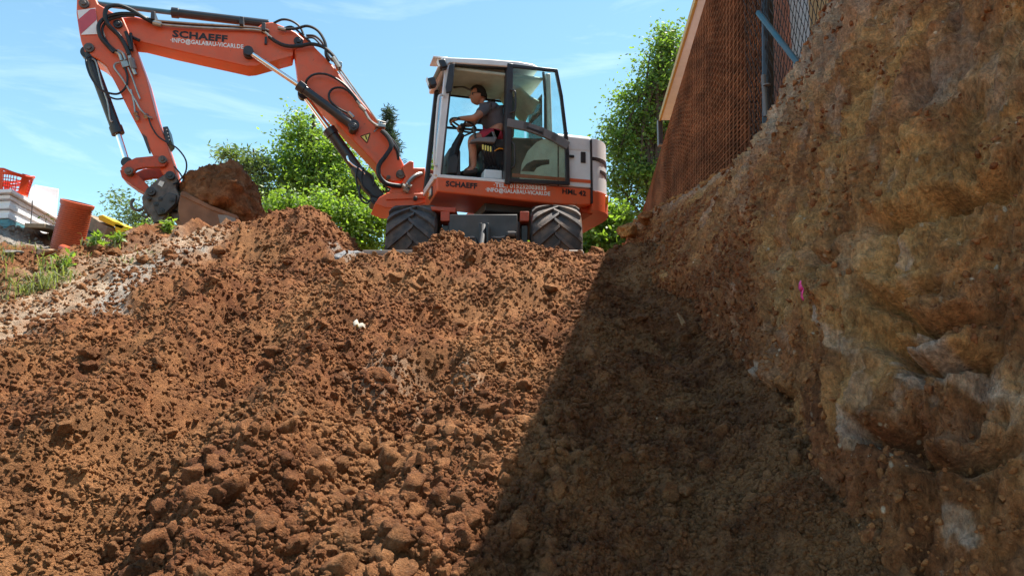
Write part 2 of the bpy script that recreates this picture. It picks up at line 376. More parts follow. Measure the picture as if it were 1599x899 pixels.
    def build(s, name, m, parent=None, T=None, bevel=0.0, smooth=True, ang=35, seg=2):
        me = s.mesh(name, T)
        if smooth:
            me.polygons.foreach_set('use_smooth', [True] * len(me.polygons))
            try: me.set_sharp_from_angle(angle=math.radians(ang))
            except Exception: pass
        o = link(name, me, m, parent)
        if bevel:
            b = o.modifiers.new('bevel', 'BEVEL'); b.width = bevel; b.segments = seg; b.limit_method = 'ANGLE'; b.angle_limit = math.radians(32); b.harden_normals = False
        return o
def ico(sub):
    bm = bmesh.new(); bmesh.ops.create_icosphere(bm, subdivisions=sub, radius=1.0)
    V = np.array([v.co[:] for v in bm.verts]); Fc = np.array([[v.index for v in f.verts] for f in bm.faces]); bm.free(); return V, Fc
ICO = {k: ico(k) for k in (1, 2, 3, 4, 5)}
def lump(sub, seed, rough=.28, flat=1.0):
    V, Fc = ICO[sub]; V = V.copy(); o = seed * 3.7
    V0 = V * 1.0
    d = 1 + rough * fbm(V0[:, 0] * 1.3 + o, V0[:, 1] * 1.3 + o, V0[:, 2] * 1.3, o=4 if sub > 2 else 2, g=.6)
    # knock a few flat faces off it
    r = np.random.default_rng(seed + 100)
    V = V0 * d[:, None]
    for _ in range(11):
        n = r.normal(size=3); n /= np.linalg.norm(n); k = V @ n; lim = .50 + .28 * r.random()
        V -= np.outer(np.maximum(0, k - lim) * .95, n)
    V[:, 2] *= flat
    return V, Fc

# ------------------------------------------------------------------ ground: the slope out of the pit
CP = [  # pixel x, pixel y, distance ahead
 (0,899,2.6),(0,760,3.2),(0,640,4.1),(0,540,5.2),(0,440,6.6),(0,390,7.9),(0,372,8.8),
 (90,440,6.5),(90,392,8.0),(90,376,8.8),
 (200,899,2.5),(200,760,3.1),(200,640,4.0),(200,520,5.3),(200,440,6.6),(200,395,7.6),(215,378,8.3),
 (290,368,8.3),(400,899,2.4),(400,760,3.0),(400,620,4.1),(400,500,5.6),(400,420,7.0),(395,360,8.3),
 (470,350,8.3),(520,368,8.1),(560,480,5.9),(560,420,7.5),(590,419,7.4),
 (600,899,2.4),(600,760,3.0),(600,620,4.1),(600,480,5.8),(640,408,7.2),
 (700,381,7.1),(760,899,2.4),(760,740,3.1),(760,600,4.2),(760,470,5.8),(760,373,7.1),
 (820,384,7.1),(870,420,7.1),(900,800,2.9),(900,640,3.9),(900,500,5.3),(905,424,7.1),(945,411,7.3),
 (1050,899,2.5),(1050,700,3.4),(1050,560,4.8),(1050,475,6.3),(1020,400,7.8),
 (1200,899,2.5),(1200,760,3.0),(1200,640,3.9),(1290,899,2.55)]
pts = [tuple(at(*c)) for c in CP] + [(-2,9.6,1.35),(-.4,8.2,1.12),(.5,8.3,1.14),(-1.4,8.3,1.15),(-.4,9.2,1.2),(-.4,12,1.22),(-4.5,11,1.5),(3,13,1.7),(-8,10,1.9),(-12,7,1.5),(-6.3,9.8,1.7),
    (0,1.2,-1.2),(0,0,-1.55),(-3,0,-1.4),(3,0,-1.5),(-6,3,.1),(0,-3,-1.6),(-5,-3,-1.6),(5,-3,-1.6),(6,5,1.2),(-10,0,-.2),(2.2,5,.35),(2.4,7.5,1.4)]
pts = np.array(pts)
def _U(r): return np.where(r > 1e-9, r * r * np.log(r + 1e-12), 0)
n_ = len(pts); K = _U(np.hypot(pts[:, None, 0] - pts[None, :, 0], pts[:, None, 1] - pts[None, :, 1])) + np.eye(n_) * .03
Pm = np.c_[np.ones(n_), pts[:, :2]]; A_ = np.block([[K, Pm], [Pm.T, np.zeros((3, 3))]])
SOL = np.linalg.solve(A_, np.r_[pts[:, 2], 0, 0, 0])
def base_h(x, y):
    sh = x.shape; x = x.ravel(); y = y.ravel(); h = SOL[n_] + SOL[n_ + 1] * x + SOL[n_ + 2] * y
    for i in range(n_): h = h + SOL[i] * _U(np.hypot(x - pts[i, 0], y - pts[i, 1]))
    r = np.hypot(x + 1, y - 4); far = smooth(8.5, 13.5, r)
    lo = np.where(y < 2, -1.6, 1.22)
    lo = -1.6 + 2.82 * smooth(0.0, 6.0, y + .0 * x)
    h = h * (1 - far) + lo * far
    return np.clip(h, -1.8, 3.2).reshape(sh)
def seg_mask(x, y, poly, rad):
    d = np.full(x.shape, 1e9)
    for (a, b) in zip(poly[:-1], poly[1:]):
        ax, ay = a; bx, by = b; t = np.clip(((x - ax) * (bx - ax) + (y - ay) * (by - ay)) / ((bx - ax) ** 2 + (by - ay) ** 2), 0, 1)
        d = np.minimum(d, np.hypot(x - ax - t * (bx - ax), y - ay - t * (by - ay)))
    return 1 - smooth(rad * .55, rad * 1.15, d + .12 * perlin(x * 3, y * 3) + .06 * perlin(x * 9, y * 9))
def P2(px, py, Y): v = at(px, py, Y); return (v.x, v.y)
PATH = [P2(-60, 540, 5.2), P2(0, 500, 5.7), P2(90, 468, 6.1), P2(190, 432, 6.8), P2(300, 388, 7.8)]
def masks(x, y):
    pale = .80 * seg_mask(x, y, PATH, .60) * (.6 + .4 * smooth(-.3, .2, fbm(x * 3, y * 3, o=3)))
    pale = np.maximum(pale, .42 * seg_mask(x, y, [P2(600, 606, 4.25), P2(700, 612, 4.2)], .22))
    pale = np.maximum(pale, .3 * seg_mask(x, y, [P2(610, 660, 3.75), P2(660, 670, 3.7)], .16))
    grey = seg_mask(x, y, [P2(160, 500, 5.5), P2(210, 440, 6.7), P2(330, 392, 7.6)], .17)
    grey = np.maximum(grey, seg_mask(x, y, [P2(535, 400, 7.7), P2(560, 415, 7.4)], .16))
    grey = np.maximum(grey, seg_mask(x, y, [P2(-80, 385, 8.0), P2(60, 385, 8.0), P2(150, 392, 7.9)], .45))
    loose = 1 - .85 * np.maximum(pale * seg_mask(x, y, PATH, .6), .3 * grey)
    return pale, grey, loose
RIDGE = [P2(-20, 850, 2.7), P2(150, 700, 3.5), P2(270, 580, 4.6), P2(330, 480, 5.8)]; HOLLOW = [P2(120, 899, 2.5), P2(260, 740, 3.2), P2(370, 640, 4.0), P2(420, 560, 4.8)]
RIDGE2 = [P2(400, 760, 3.0), P2(470, 640, 3.9), P2(520, 520, 5.2), P2(560, 450, 6.3)]; HOLLOW2 = [P2(560, 780, 2.95), P2(640, 650, 3.8), P2(690, 570, 4.5)]
def height(x, y, fine=True):
    h = base_h(x, y); pale, grey, loose = masks(x, y)
    r = np.hypot(x, y); near = 1 - smooth(10, 14, r)
    wx = x + .06 * perlin(x * 4, y * 4, x * 0 + 3) + .015 * perlin(x * 17, y * 17); wy = y + .06 * perlin(x * 4 + 9, y * 4, x * 0 + 7) + .015 * perlin(x * 17 + 5, y * 17)
    amp = near * loose
    d = .10 * fbm(x * .8, y * .8, o=3) * near
    # gullies and little ridges that run down the slope, towards the lower left
    gx = x * .80 - y * .45; gy = x * .45 + y * .80
    lf = smooth(-.3, -1.3, x - .1 * y + .2); sh_ = smooth(.2, .9, x - .12 * y + .35)
    rid = 1 - np.abs(fbm(gx * 1.4 + 3, gy * .6 + 8, o=3)) * 2.0
    d += .19 * (np.clip(rid, -.6, 1) - .3) * amp * (.35 + .65 * lf) * (1 - .5 * sh_)
    rd2 = 1 - np.abs(fbm(gx * 3.8, gy * 2.4 + 4, o=4, g=.55)) * 2.2
    d += .055 * (np.clip(rd2, -1, 1)) * amp * (1 - .3 * sh_)
    m1 = smooth(-.2, .3, perlin(x * 1.3 + 4, y * 1.3 + 2)); m2 = smooth(-.1, .35, perlin(x * 2.7 + 14, y * 2.7 + 2))
    b = chunks(wx, wy, .34, 3, .35) * .38 * m2 + chunks(wx, wy, .17, 8, .45) * .50 * (.2 + .8 * m1)
    b += chunks(wx, wy, .085, 15, .6) * .36 * (.35 + .65 * m2)
    d += b * amp * (1 - .4 * sh_)
    if fine:
        d += (.020 * fbm(x * 7, y * 7, o=5, g=.6)) * near * (.25 + .75 * loose)
    # loose earth lying against the foot of the bank
    fx = np.interp(y, [0, 2.2, 2.6, 3.2, 3.7, 4.3, 5, 7], [1.6, 1.08, 1.0, 1.17, 1.31, 1.38, 1.4, 1.31]) + .10 * perlin(x * 2, y * 2)
    d += .20 * smooth(-.38, .10, x - fx) * smooth(1.5, 2.2, y) * smooth(8.5, 6.5, y)
    # a raised diagonal ridge left of the middle with a hollow on its lower side
    for poly, am, wd in ((RIDGE, .22, .17), (HOLLOW, -.15, .20), (RIDGE2, .15, .15), (HOLLOW2, -.16, .16)):
        dd = np.full(x.shape, 1e9)
        for (ax_a, ay_a), (bx_b, by_b) in zip(poly[:-1], poly[1:]):
            t = np.clip(((x - ax_a) * (bx_b - ax_a) + (y - ay_a) * (by_b - ay_a)) / ((bx_b - ax_a) ** 2 + (by_b - ay_a) ** 2), 0, 1); dd = np.minimum(dd, np.hypot(x - ax_a - t * (bx_b - ax_a), y - ay_a - t * (by_b - ay_a)))
        d += am * np.exp(-((dd + .10 * fbm(x * 3, y * 3, o=3)) / wd) ** 2)
    # pits
    for (px, py, Y, rad, dep) in ((345, 515, 5.35, .24, .24), (500, 405, 7.3, .22, .22), (548, 470, 6.1, .14, .16), (590, 440, 6.5, .2, .1), (880, 470, 5.8, .2, .08), (740, 520, 5.2, .3, .08), (640, 770, 3.0, .2, .06), (155, 800, 2.95, .22, .12)):
        cx, cy = P2(px, py, Y); d -= dep * np.exp(-((x - cx) ** 2 + ((y - cy) / .8) ** 2) / rad ** 2 * 1.4)
    return h + d
az = np.concatenate([np.linspace(-180, -46, 40, endpoint=False), np.linspace(-46, 30, 730, endpoint=False), np.linspace(30, 180, 46)]) * PI / 180
rr_ = np.concatenate([np.geomspace(.05, 2.1, 40, endpoint=False), np.geomspace(2.1, 9.6, 510, endpoint=False), np.geomspace(9.6, 30, 70, endpoint=False), np.geomspace(30, 2500, 24)])
R_, A2 = np.meshgrid(rr_, az, indexing='ij'); GX = R_ * np.sin(A2); GY = R_ * np.cos(A2)
GZ = height(GX, GY)
pl, gr, _ = masks(GX, GY)
nr, na = GX.shape; idx = np.arange(nr * na).reshape(nr, na)
quads = np.stack([idx[:-1, :-1], idx[:-1, 1:], idx[1:, 1:], idx[1:, :-1]], -1).reshape(-1, 4)
# the first ring closes on the point below the camera
me = np_mesh('ground', np.stack([GX, GY, GZ], -1).reshape(-1, 3), quads[:, ::-1])
fattr(me, 'pale', pl); fattr(me, 'grey', gr)
tag(link('ground', me, M['soil']), 'crumbly red brown earth slope rising from the pit', kind='structure')

# ------------------------------------------------------------------ the cut earth bank on the right
BANK = [  # foot x, y, z   and   rim x, y, z   of the cut
 ((1.75, 12.5, .9), at(985, 372, 12.5)), ((1.42, 9.6, .9), at(995, 342, 9.4)), ((1.32, 8.2, 1.1), at(1075, 302, 8.1)), ((1.28, 6.8, 1.05), at(1165, 254, 6.9)), ((1.34, 5.8, .85), at(1192, 232, 6.0)),
 ((1.40, 5.0, .5), at(1212, 190, 5.5)), ((1.38, 4.3, .15), at(1245, 105, 5.1)), ((1.31, 3.7, -.15), at(1306, -10, 4.75)), ((1.17, 3.2, -.4), (2.42, 4.25, 3.05)), ((1.00, 2.6, -.72), (2.95, 3.6, 3.35)),
 ((1.08, 2.15, -.95), (3.5, 3.0, 3.5)), ((1.75, 1.7, -1.2), (4.1, 2.3, 3.5)), ((2.7, 1.1, -1.4), (4.9, 1.4, 3.5)), ((4.0, .4, -1.6), (6.0, .5, 3.5)), ((7.0, -1.0, -1.6), (8.0, -.6, 3.5)), ((11.0, -3.0, -1.6), (12.0, -2.4, 3.5))]
bk_ = np.array([(*a, *tuple(b)) for a, b in BANK], float); mid_ = (bk_[:, :2] + bk_[:, 3:5]) / 2
Sc = np.r_[0, np.cumsum(np.hypot(*np.diff(mid_, axis=0).T))]
# samples along the bank: spread evenly over the picture
sf = np.linspace(0, Sc[-1], 4000); mx0 = np.interp(sf, Sc, mid_[:, 0]); my0 = np.interp(sf, Sc, mid_[:, 1])
dens_ = np.r_[0, np.cumsum(np.hypot(np.diff(mx0), np.diff(my0)) / np.maximum(1.2, np.hypot(mx0, my0)[1:]) ** 1.7 * (1 + 0 * mx0[1:]))]
ss = np.interp(np.linspace(0, dens_[-1], 680), dens_, sf)
def cv(c, s_): return sum(np.interp(s_ + d, Sc, bk_[:, c]) for d in (-.2, -.1, 0, .1, .2)) / 5
tW = np.linspace(-.2, 1.0, 500); tP = np.geomspace(.012, 14, 60)
Sw, Tw = np.meshgrid(ss, tW, indexing='ij')
FX, FY, FZ, RX, RY, RZ = (cv(c, Sw) for c in range(6))
tc_ = np.clip(Tw, 0, 1); bl = .55 * tc_ + .45 * tc_ ** 1.9
WX = FX + (RX - FX) * bl + .10 * np.minimum(Tw, 0); WY = FY + (RY - FY) * bl; WZ = FZ + (RZ - FZ) * Tw
tx, ty = np.gradient(WX, axis=0), np.gradient(WY, axis=0); tl_ = np.hypot(tx, ty) + 1e-9; tx /= tl_; ty /= tl_
Yw = -Sw * (1 - .35 * smooth(9.5, 3.5, Sw))   # noise runs along the bank, stretched where it is seen end on
s1 = fbm(Sw * .8 + 2, WZ * .9 + 7, o=3)
flut = 1 - np.abs(fbm(Sw * 4.2 + .5 * WZ, WZ * .8 + 3, o=4, g=.55)) * 2.2
hz = 1 - np.abs(fbm(Sw * 1.1 + 5, WZ * 2.6 + .9 * Sw, o=4, g=.6)) * 2.4
wy = Sw + .06 * perlin(Sw * 4, WZ * 4) + .02 * perlin(Sw * 13, WZ * 13); wz = WZ + .06 * perlin(Sw * 4 + 7, WZ * 4) + .02 * perlin(Sw * 13 + 3, WZ * 13)
smear = .5 * smooth(.32, .40, fbm(Sw * 5.0 + WZ * 1.6 + 11, WZ * 1.1 - .5 * Sw + 5, o=5, g=.6) * .9 + .0)
smear *= smooth(.05, .2, Tw)
rough_ = smooth(-.3, .2, perlin(Sw * 1.7 + 20, WZ * 1.7)) * (1 - .8 * smear)
cl = chunks(wy + .25 * wz, wz * .38, .24, 5, .8) * .30 + chunks(wy + .2 * wz, wz * .45, .12, 9, .8) * .45 + chunks(wy, wz * .7, .055, 12, .75) * .7
D = .045 * s1 + .048 * np.clip(flut, -1.2, 1) * (.4 + .6 * rough_) + .020 * np.clip(hz, -1.0, 1) + cl * (.35 + .65 * rough_)
crk = 1 - np.abs(fbm(Sw * 6.5 + 3 + .8 * WZ, WZ * 1.9 + 9, o=5, g=.62)) * 3.0
stri = fbm(Sw * 26 + 2.2 * np.sin(WZ * 1.7), WZ * 2.2, o=3) * smooth(-.25, .15, perlin(Sw * 1.6 + 40, WZ * 1.6))
D += .016 * stri + .028 * np.clip(crk, -1.2, .8) * (1 - .75 * np.clip(smear, 0, 1))
D += (.016 * fbm(Sw * 9, WZ * 4.5, o=4, g=.6) + .016 * fbm(Sw * 16, WZ * 16, o=4, g=.66) + chunks(wy, wz, .028, 30, .85) * .6) * (1 - .7 * smear)
# scraped hollows left by the bucket: crescent grooves
q3 = np.stack([WX, WY, WZ], -1)
def find(px, py):
    d = ray(px, py); e = (q3[..., 0] - q3[..., 1] * d.x / d.y) ** 2 + (q3[..., 2] - q3[..., 1] * d.z / d.y) ** 2 + np.where(q3[..., 1] < .6, 9, 0); k = np.unravel_index(np.argmin(e), e.shape); return Sw[k], WZ[k]
for (px, py, rad, wd, dep, a0, a1) in ((1430, 400, .26, .030, .05, 3.5, 5.6), (1500, 420, .30, .025, .05, 3.5, 5.4), (1440, 470, .24, .025, .045, 3.6, 5.7), (1490, 490, .28, .03, .05, 3.4, 5.6), (1500, 650, .22, .03, .045, 3.4, 6.0), (1390, 620, .20, .03, .04, 3.5, 5.8), (1240, 560, .3, .04, .05, 3.5, 5.5), (1440, 270, .3, .05, .06, 3.9, 5.6), (1330, 350, .3, .04, .04, 3.3, 5.4), (1540, 250, .25, .04, .05, 3.5, 5.5)):
    cs, cz_ = find(px, py); dy = (Sw - cs); dz = WZ - cz_; rr = np.hypot(dy, dz * 1.4); an = np.arctan2(dz * 1.4, dy) % (2 * PI)
    wgt = smooth(a0, a0 + .5, an) * (1 - smooth(a1 - .5, a1, an))
    D += -2.6 * dep * wgt * np.exp(-((rr - rad) / wd) ** 2) + dep * .9 * wgt * np.exp(-((rr - rad + wd * 2.2) / (wd * 1.3)) ** 2)
for (px, py, ry_, rz_, dep) in ((1467, 135, .12, .11, .08), (1210, 655, .5, .05, .12), (1395, 522, .14, .05, .08), (1430, 690, .14, .06, .07)):
    cs, cz_ = find(px, py); D -= 1.3 * dep * np.exp(-((Sw - cs) / ry_) ** 2 - ((WZ - cz_) / rz_) ** 2)
cs, cz_ = find(1467, 135); smear = np.maximum(smear, np.exp(-((Sw - cs) / .12) ** 2 - ((WZ - cz_) / .11) ** 2))
for (p0, p1, wd) in (((1450,540),(1530,620),.05), ((1500,590),(1599,650),.05), ((1290,500),(1335,560),.035), ((1240,690),(1275,850),.035), ((1210,590),(1225,640),.04), ((1390,560),(1440,600),.03), ((1500,820),(1540,880),.04), ((1415,380),(1425,430),.03), ((1330,640),(1340,690),.03)):
    (sa, za_), (sb, zb_) = find(*p0), find(*p1); t = np.clip(((Sw - sa) * (sb - sa) + (WZ - za_) * (zb_ - za_)) / ((sb - sa) ** 2 + (zb_ - za_) ** 2), 0, 1)
    dd = np.hypot(Sw - sa - t * (sb - sa), WZ - za_ - t * (zb_ - za_)) + .045 * fbm(Sw * 7, WZ * 7, o=4, g=.6); smear = np.maximum(smear, 1.15 * (1 - smooth(wd * .45, wd * .95, dd)))
# a strip of smooth slip along the foot
edge = 1 - smooth(.93, 1.0, Tw) * .8
D *= edge * (1 - .5 * smooth(0, -.2, Tw))
run = np.hypot(RX - FX, RY - FY); slope_n = run / np.maximum(.3, RZ - FZ)
nz = slope_n / np.sqrt(1 + slope_n ** 2); nh = 1 / np.sqrt(1 + slope_n ** 2)
nx_, ny_ = ty, -tx; sg = np.where(nx_ * -1 + ny_ * -.3 < 0, -1, 1); nx_, ny_ = nx_ * sg, ny_ * sg
VX = WX + nh * nx_ * D; VY = WY + nh * ny_ * D; VZ = WZ + nz * D
Sp, Tp = np.meshgrid(ss, tP, indexing='ij')
PX = VX[:, -1:] - nx_[:, -1:] * Tp * .5 + Tp * .75; PY = VY[:, -1:] - ny_[:, -1:] * Tp * .5
PZ = VZ[:, -1:] + (.06 * (1 - np.exp(-Tp * 6)) + .05 * fbm(Sp * 2, PX * 2, o=4) + .6 * chunks(Sp, PX, .1, 4) + .5 * bumps(Sp, PX, .05, 41)) * smooth(0, .12, Tp)
PZ += .10 * smooth(.0, .5, Tp) * smooth(6, 7, PY); PZ -= smooth(9.5, 12.5, PY) * .9 * smooth(.4, 2, Tp)
VXa = np.concatenate([VX, PX], 1); VZa = np.concatenate([VZ, PZ], 1); VYa = np.concatenate([VY, PY], 1)
sme = np.concatenate([smear, smooth(.1, .4, perlin(Sp * 2, PX * 2)) * .6], 1)
WYr = RY
topg = np.concatenate([smooth(.80, .98, Tw + .12 * perlin(Sw * 2, WZ * 2)) * smooth(5.8, 7.0, WYr) * 1.2 + .85 * smooth(.55, .95, Tw + .20 * fbm(Sw * 3, WZ * 3, o=3)) * smooth(6.0, 5.3, WYr) * smooth(3.8, 4.8, WYr), smooth(5, 7, PY) * .5], 1)
redm = smooth(.34, .06, Tw + .30 * fbm(Sw * 1.6, WZ * 1.6, o=4)) * .9 + smooth(5.6, 7.2, RY) * smooth(.9, .5, Tw + .2 * fbm(Sw * 2, WZ * 2, o=3)) * .8 + .45 * smooth(.1, .4, fbm(Sw * 2.2 + 50, WZ * 1.5, o=4))
redm = np.clip(redm * (1 - np.clip(smear, 0, 1)), 0, 1)
pal = np.concatenate([smooth(.2, .45, fbm(Sw * 1.6 + 31, WZ * 1.4, o=5, g=.6)) * .2 + smooth(.55, .9, Tw) * smooth(6.2, 5.2, WYr) * smooth(3.3, 4.6, WYr) * .5, np.full(Sp.shape, .2)], 1)
nA, nB = VXa.shape; idx = np.arange(nA * nB).reshape(nA, nB)
quads = np.stack([idx[:-1, :-1], idx[:-1, 1:], idx[1:, 1:], idx[1:, :-1]], -1).reshape(-1, 4)
me = np_mesh('earth_bank', np.stack([VXa, VYa, VZa], -1).reshape(-1, 3), quads)
fattr(me, 'grey', np.clip(np.maximum(sme * .60, topg * .6), 0, 1)); fattr(me, 'pale', np.clip(pal, 0, 1)); fattr(me, 'red', np.concatenate([redm, np.full(Sp.shape, .4)], 1))
tag(link('earth_bank', me, M['cliff']), 'steep cut clay bank on the right side of the pit', kind='structure')

# ------------------------------------------------------------------ loose clods
SRC = bpy.data.collections.new('clod_shapes')          # the shapes themselves are not placed in the scene
def source(name, seeds, m, sub=3, rough=.30):
    c = bpy.data.collections.new(name)
    for i, sd in enumerate(seeds):
        V, Fc = lump(sub, sd, rough, .85)
        V = V * (1 + .13 * fbm(V[:, 0] * 3.2 + sd, V[:, 1] * 3.2, V[:, 2] * 3.2, o=3, g=.65))[:, None]
        me = np_mesh('%s_%02d' % (name, i), V, Fc); fattr(me, 'pale', np.zeros(len(V))); fattr(me, 'grey', np.zeros(len(V))); me.materials.append(m)
        c.objects.link(bpy.data.objects.new(me.name, me))
    return c
REDC = source('red_bank_clod', range(560, 572), M['redbits']); HEAPC = source('damp_clod', range(530, 536), M['damp']); SOILC = source('soil_clod', range(500, 514), M['soil']); BANKC = source('bank_clod', range(520, 532), M['bits']); STONEC = source('stone_bit', range(540, 548), M['stone'], rough=.2); BUFFC = source('buff_bit', range(550, 558), M['slab'], rough=.2)
def strew(name, label, P, S, col_, m):
    n = len(P); me = bpy.data.meshes.new(name); me.vertices.add(n); me.vertices.foreach_set('co', np.ascontiguousarray(P, np.float32).ravel())
    a = me.attributes.new('size', 'FLOAT_VECTOR', 'POINT'); sc = (np.asarray(S)[:, None] * RNG.uniform(.78, 1.22, (n, 3))).astype(np.float32); a.data.foreach_set('vector', sc.ravel())
    a = me.attributes.new('turn', 'FLOAT_VECTOR', 'POINT'); a.data.foreach_set('vector', RNG.uniform(0, 6.283, (n, 3)).astype(np.float32).ravel())
    a = me.attributes.new('pick', 'INT', 'POINT'); a.data.foreach_set('value', RNG.integers(0, len(col_.objects), n).astype(np.int32)); me.update()
    g = bpy.data.node_groups.new(name, 'GeometryNodeTree'); g.interface.new_socket('Geometry', in_out='INPUT', socket_type='NodeSocketGeometry'); g.interface.new_socket('Geometry', in_out='OUTPUT', socket_type='NodeSocketGeometry')
    gi = g.nodes.new('NodeGroupInput'); go = g.nodes.new('NodeGroupOutput'); ip = g.nodes.new('GeometryNodeInstanceOnPoints'); ci = g.nodes.new('GeometryNodeCollectionInfo')
    ci.inputs['Collection'].default_value = col_; ci.inputs['Separate Children'].default_value = True; ci.inputs['Reset Children'].default_value = True
    ip.inputs['Pick Instance'].default_value = True
    def na(nm, ty):
        q = g.nodes.new('GeometryNodeInputNamedAttribute'); q.data_type = ty; q.inputs['Name'].default_value = nm; return q.outputs[0]
    g.links.new(gi.outputs[0], ip.inputs['Points']); g.links.new(ci.outputs[0], ip.inputs['Instance']); g.links.new(na('pick', 'INT'), ip.inputs['Instance Index'])
    g.links.new(na('turn', 'FLOAT_VECTOR'), ip.inputs['Rotation']); g.links.new(na('size', 'FLOAT_VECTOR'), ip.inputs['Scale']); g.links.new(ip.outputs[0], go.inputs[0])
    o = link(name, me, m); md = o.modifiers.new('strew', 'NODES'); md.node_group = g; tag(o, label, kind='stuff'); return o
nC = 185000
u = RNG.random(nC); r = 2.2 * (9.0 / 2.2) ** (u ** .95); a = np.radians(RNG.uniform(-41, 26, nC))
cx, cy = r * np.sin(a), r * np.cos(a)
clump = fbm(cx * 2.2 + 3, cy * 2.2, o=3)
mid = np.exp(-((cx + .50) / .65) ** 2) * smooth(4.8, 3.0, cy)
keep = (cx < 1.5) & (RNG.random(nC) < np.clip(.72 + 1.1 * clump + .5 * mid, .36, 1) * (.05 + .95 * masks(cx, cy)[2]))
cx, cy, r, mid, clump = (q[keep] for q in (cx, cy, r, mid, clump))
sz = (.0034 + .0105 * RNG.random(len(cx)) ** 2.6) * (.80 + r * .15) * (1 + .45 * mid)
big = RNG.random(len(cx)) < (.008 + .045 * mid + .02 * (clump > .25)); sz = np.where(big, sz * (1.7 + 1.3 * RNG.random(len(cx))), sz)
cz = height(cx, cy) + sz * RNG.uniform(-.1, .5, len(cx))
strew('soil_clods', 'loose brown clods and crumbs covering the slope', np.stack([cx, cy, cz], 1), sz, SOILC, M['soil'])
# lumps stuck in the bank and along its rim
nv = VXa.shape[0]; iw = RNG.integers(0, nv, 60000); it = (54 + 430 * RNG.random(60000) ** 1.6).astype(int)
kp = RNG.random(60000) < np.maximum(smooth(.35, 1, rough_[iw, it]) * smooth(-.1, .3, fbm(Sw[iw, it] * 3 + 8, WZ[iw, it] * 3, o=3)), redm[iw, it] * .9) * (1 - .85 * smear[iw, it]); iw, it = iw[kp], it[kp]
bs_ = (.004 + .012 * RNG.random(len(iw)) ** 3) * (.7 + np.hypot(VXa[iw, it], VYa[iw, it]) * .16)
strew('bank_lumps', 'small lumps and crumbs standing out of the clay bank', np.stack([VXa[iw, it], VYa[iw, it], VZa[iw, it]], 1), bs_, REDC, M['redbits'])
iw = RNG.integers(int(nv * .02), int(nv * .62), 5200); it = RNG.integers(482, 540, 5200); sR = .008 + .034 * RNG.random(5200) ** 3
strew('bank_clods', 'rough clods lying along the top edge of the bank', np.stack([VXa[iw, it], VYa[iw, it], VZa[iw, it] + sR * .3], 1), sR, BANKC, M['cliff'])
def hit(px, py, fine=True):
    """where the ray through a picture point first meets the slope"""
    d = ray(px, py); t = np.linspace(2.0, 11, 1400) / d.y; x, y, z = d.x * t, d.y * t, d.z * t
    h = height(x, y, fine); k = np.argmax(z < h); k = k if z[k] < h[k] else len(t) - 1
    return Vector((x[k], y[k], z[k]))
# big single clods
CLODS = [(460, 856, .050), (525, 822, .040), (640, 775, .038), (565, 872, .040), (700, 800, .034), (380, 770, .038), (100, 670, .05), (310, 735, .035),
         (720, 510, .075), (620, 440, .08), (450, 410, .075), (735, 405, .05), (810, 412, .045), (225, 410, .07), (270, 405, .07), (140, 555, .07), (905, 600, .045), (1000, 500, .06),
         (870, 760, .032), (1080, 640, .05), (860, 455, .08), (340, 395, .07), (418, 388, .06)]
def stone(name, px, py, s, seed, m, label, cat, group=None, sc=(1, 1, 1), rot=(0, 0, 0), sub=4, rough=.34, flat=.75, p=None, sink=.25):
    p = hit(px, py) if p is None else p
    V, Fc = lump(sub, seed, rough, flat)
    if sub >= 4: V = V * (1 + .10 * fbm(V[:, 0] * 4 + seed, V[:, 1] * 4, V[:, 2] * 4, o=3))[:, None]
    V = (V * np.array(sc)) @ np.array(Euler(rot).to_matrix()).T * s
    me = np_mesh(name, V, Fc, sub > 3 or rough > .2); fattr(me, 'pale', np.zeros(len(V))); fattr(me, 'grey', np.zeros(len(V)))
    o = link(name, me, m); o.location = p + Vector((0, 0, s * (.5 - sink))); tag(o, label, cat, group); return o
for i, (px, py, s) in enumerate(CLODS):
    stone('earth_clod', px, py, s, 300 + i, M['soil'], 'larger crumbly clod of red brown earth lying loose on the slope', 'clod', 'large earth clods on the slope', rot=(0, 0, i))
stone('flat_stone', 496, 712, .055, 21, M['slab'], 'thin elongated buff stone lying on the sunlit clods', 'stone', sc=(1, .34, .2), rot=(.2, .25, .3), sub=3, rough=.1)
stone('pale_chip', 1028, 655, .03, 23, M['slab'], 'small pale flat chip in the middle of the shaded slope', 'stone', sc=(1, .6, .35), sub=2, rough=.1)
stone('pale_sliver', 1066, 508, .10, 24, M['slab'], 'long thin grey sliver sticking out of the shaded earth below the bank', 'stone', sc=(.22, .2, 1.0), rot=(.0, -.6, .2), sub=3, rough=.1)
stone('round_stone', 240, 378, .075, 26, M['slab'], 'rounded buff stone on the crest left of the bucket', 'stone', sub=3, rough=.12, p=at(240, 372, 8.2))
stone('grey_boulder', 548, 410, .15, 27, M['bluestone'], 'jagged grey blue rock where the left ridge dips toward the tyre', 'rock', sub=4, rough=.3, sc=(1.2, .8, .7), p=at(545, 408, 7.6))
stone('bank_stone', 1140, 278, .09, 28, M['slab'], 'brown angular stone on the bank below the rusty mats', 'stone', sub=3, rough=.1, sc=(1.2, .6, .6), rot=(0, -.4, 0), p=at(1135, 282, 7.0))
stone('crest_block', 925, 393, .09, 29, M['soil'], 'upright brown clod on the skyline beside the right tyre', 'clod', sub=4, rough=.3, p=at(933, 396, 7.6))
stone('crest_block', 985, 352, .15, 31, M['cliff'], 'brown lump at the upper left end of the bank under the tree', 'clod', sub=4, rough=.3, p=at(982, 362, 8.8))
stone('crest_block', 1012, 340, .13, 33, M['cliff'], 'rough brown lump at the left foot of the rusty mats', 'clod', sub=4, rough=.3, p=at(1010, 344, 8.7))
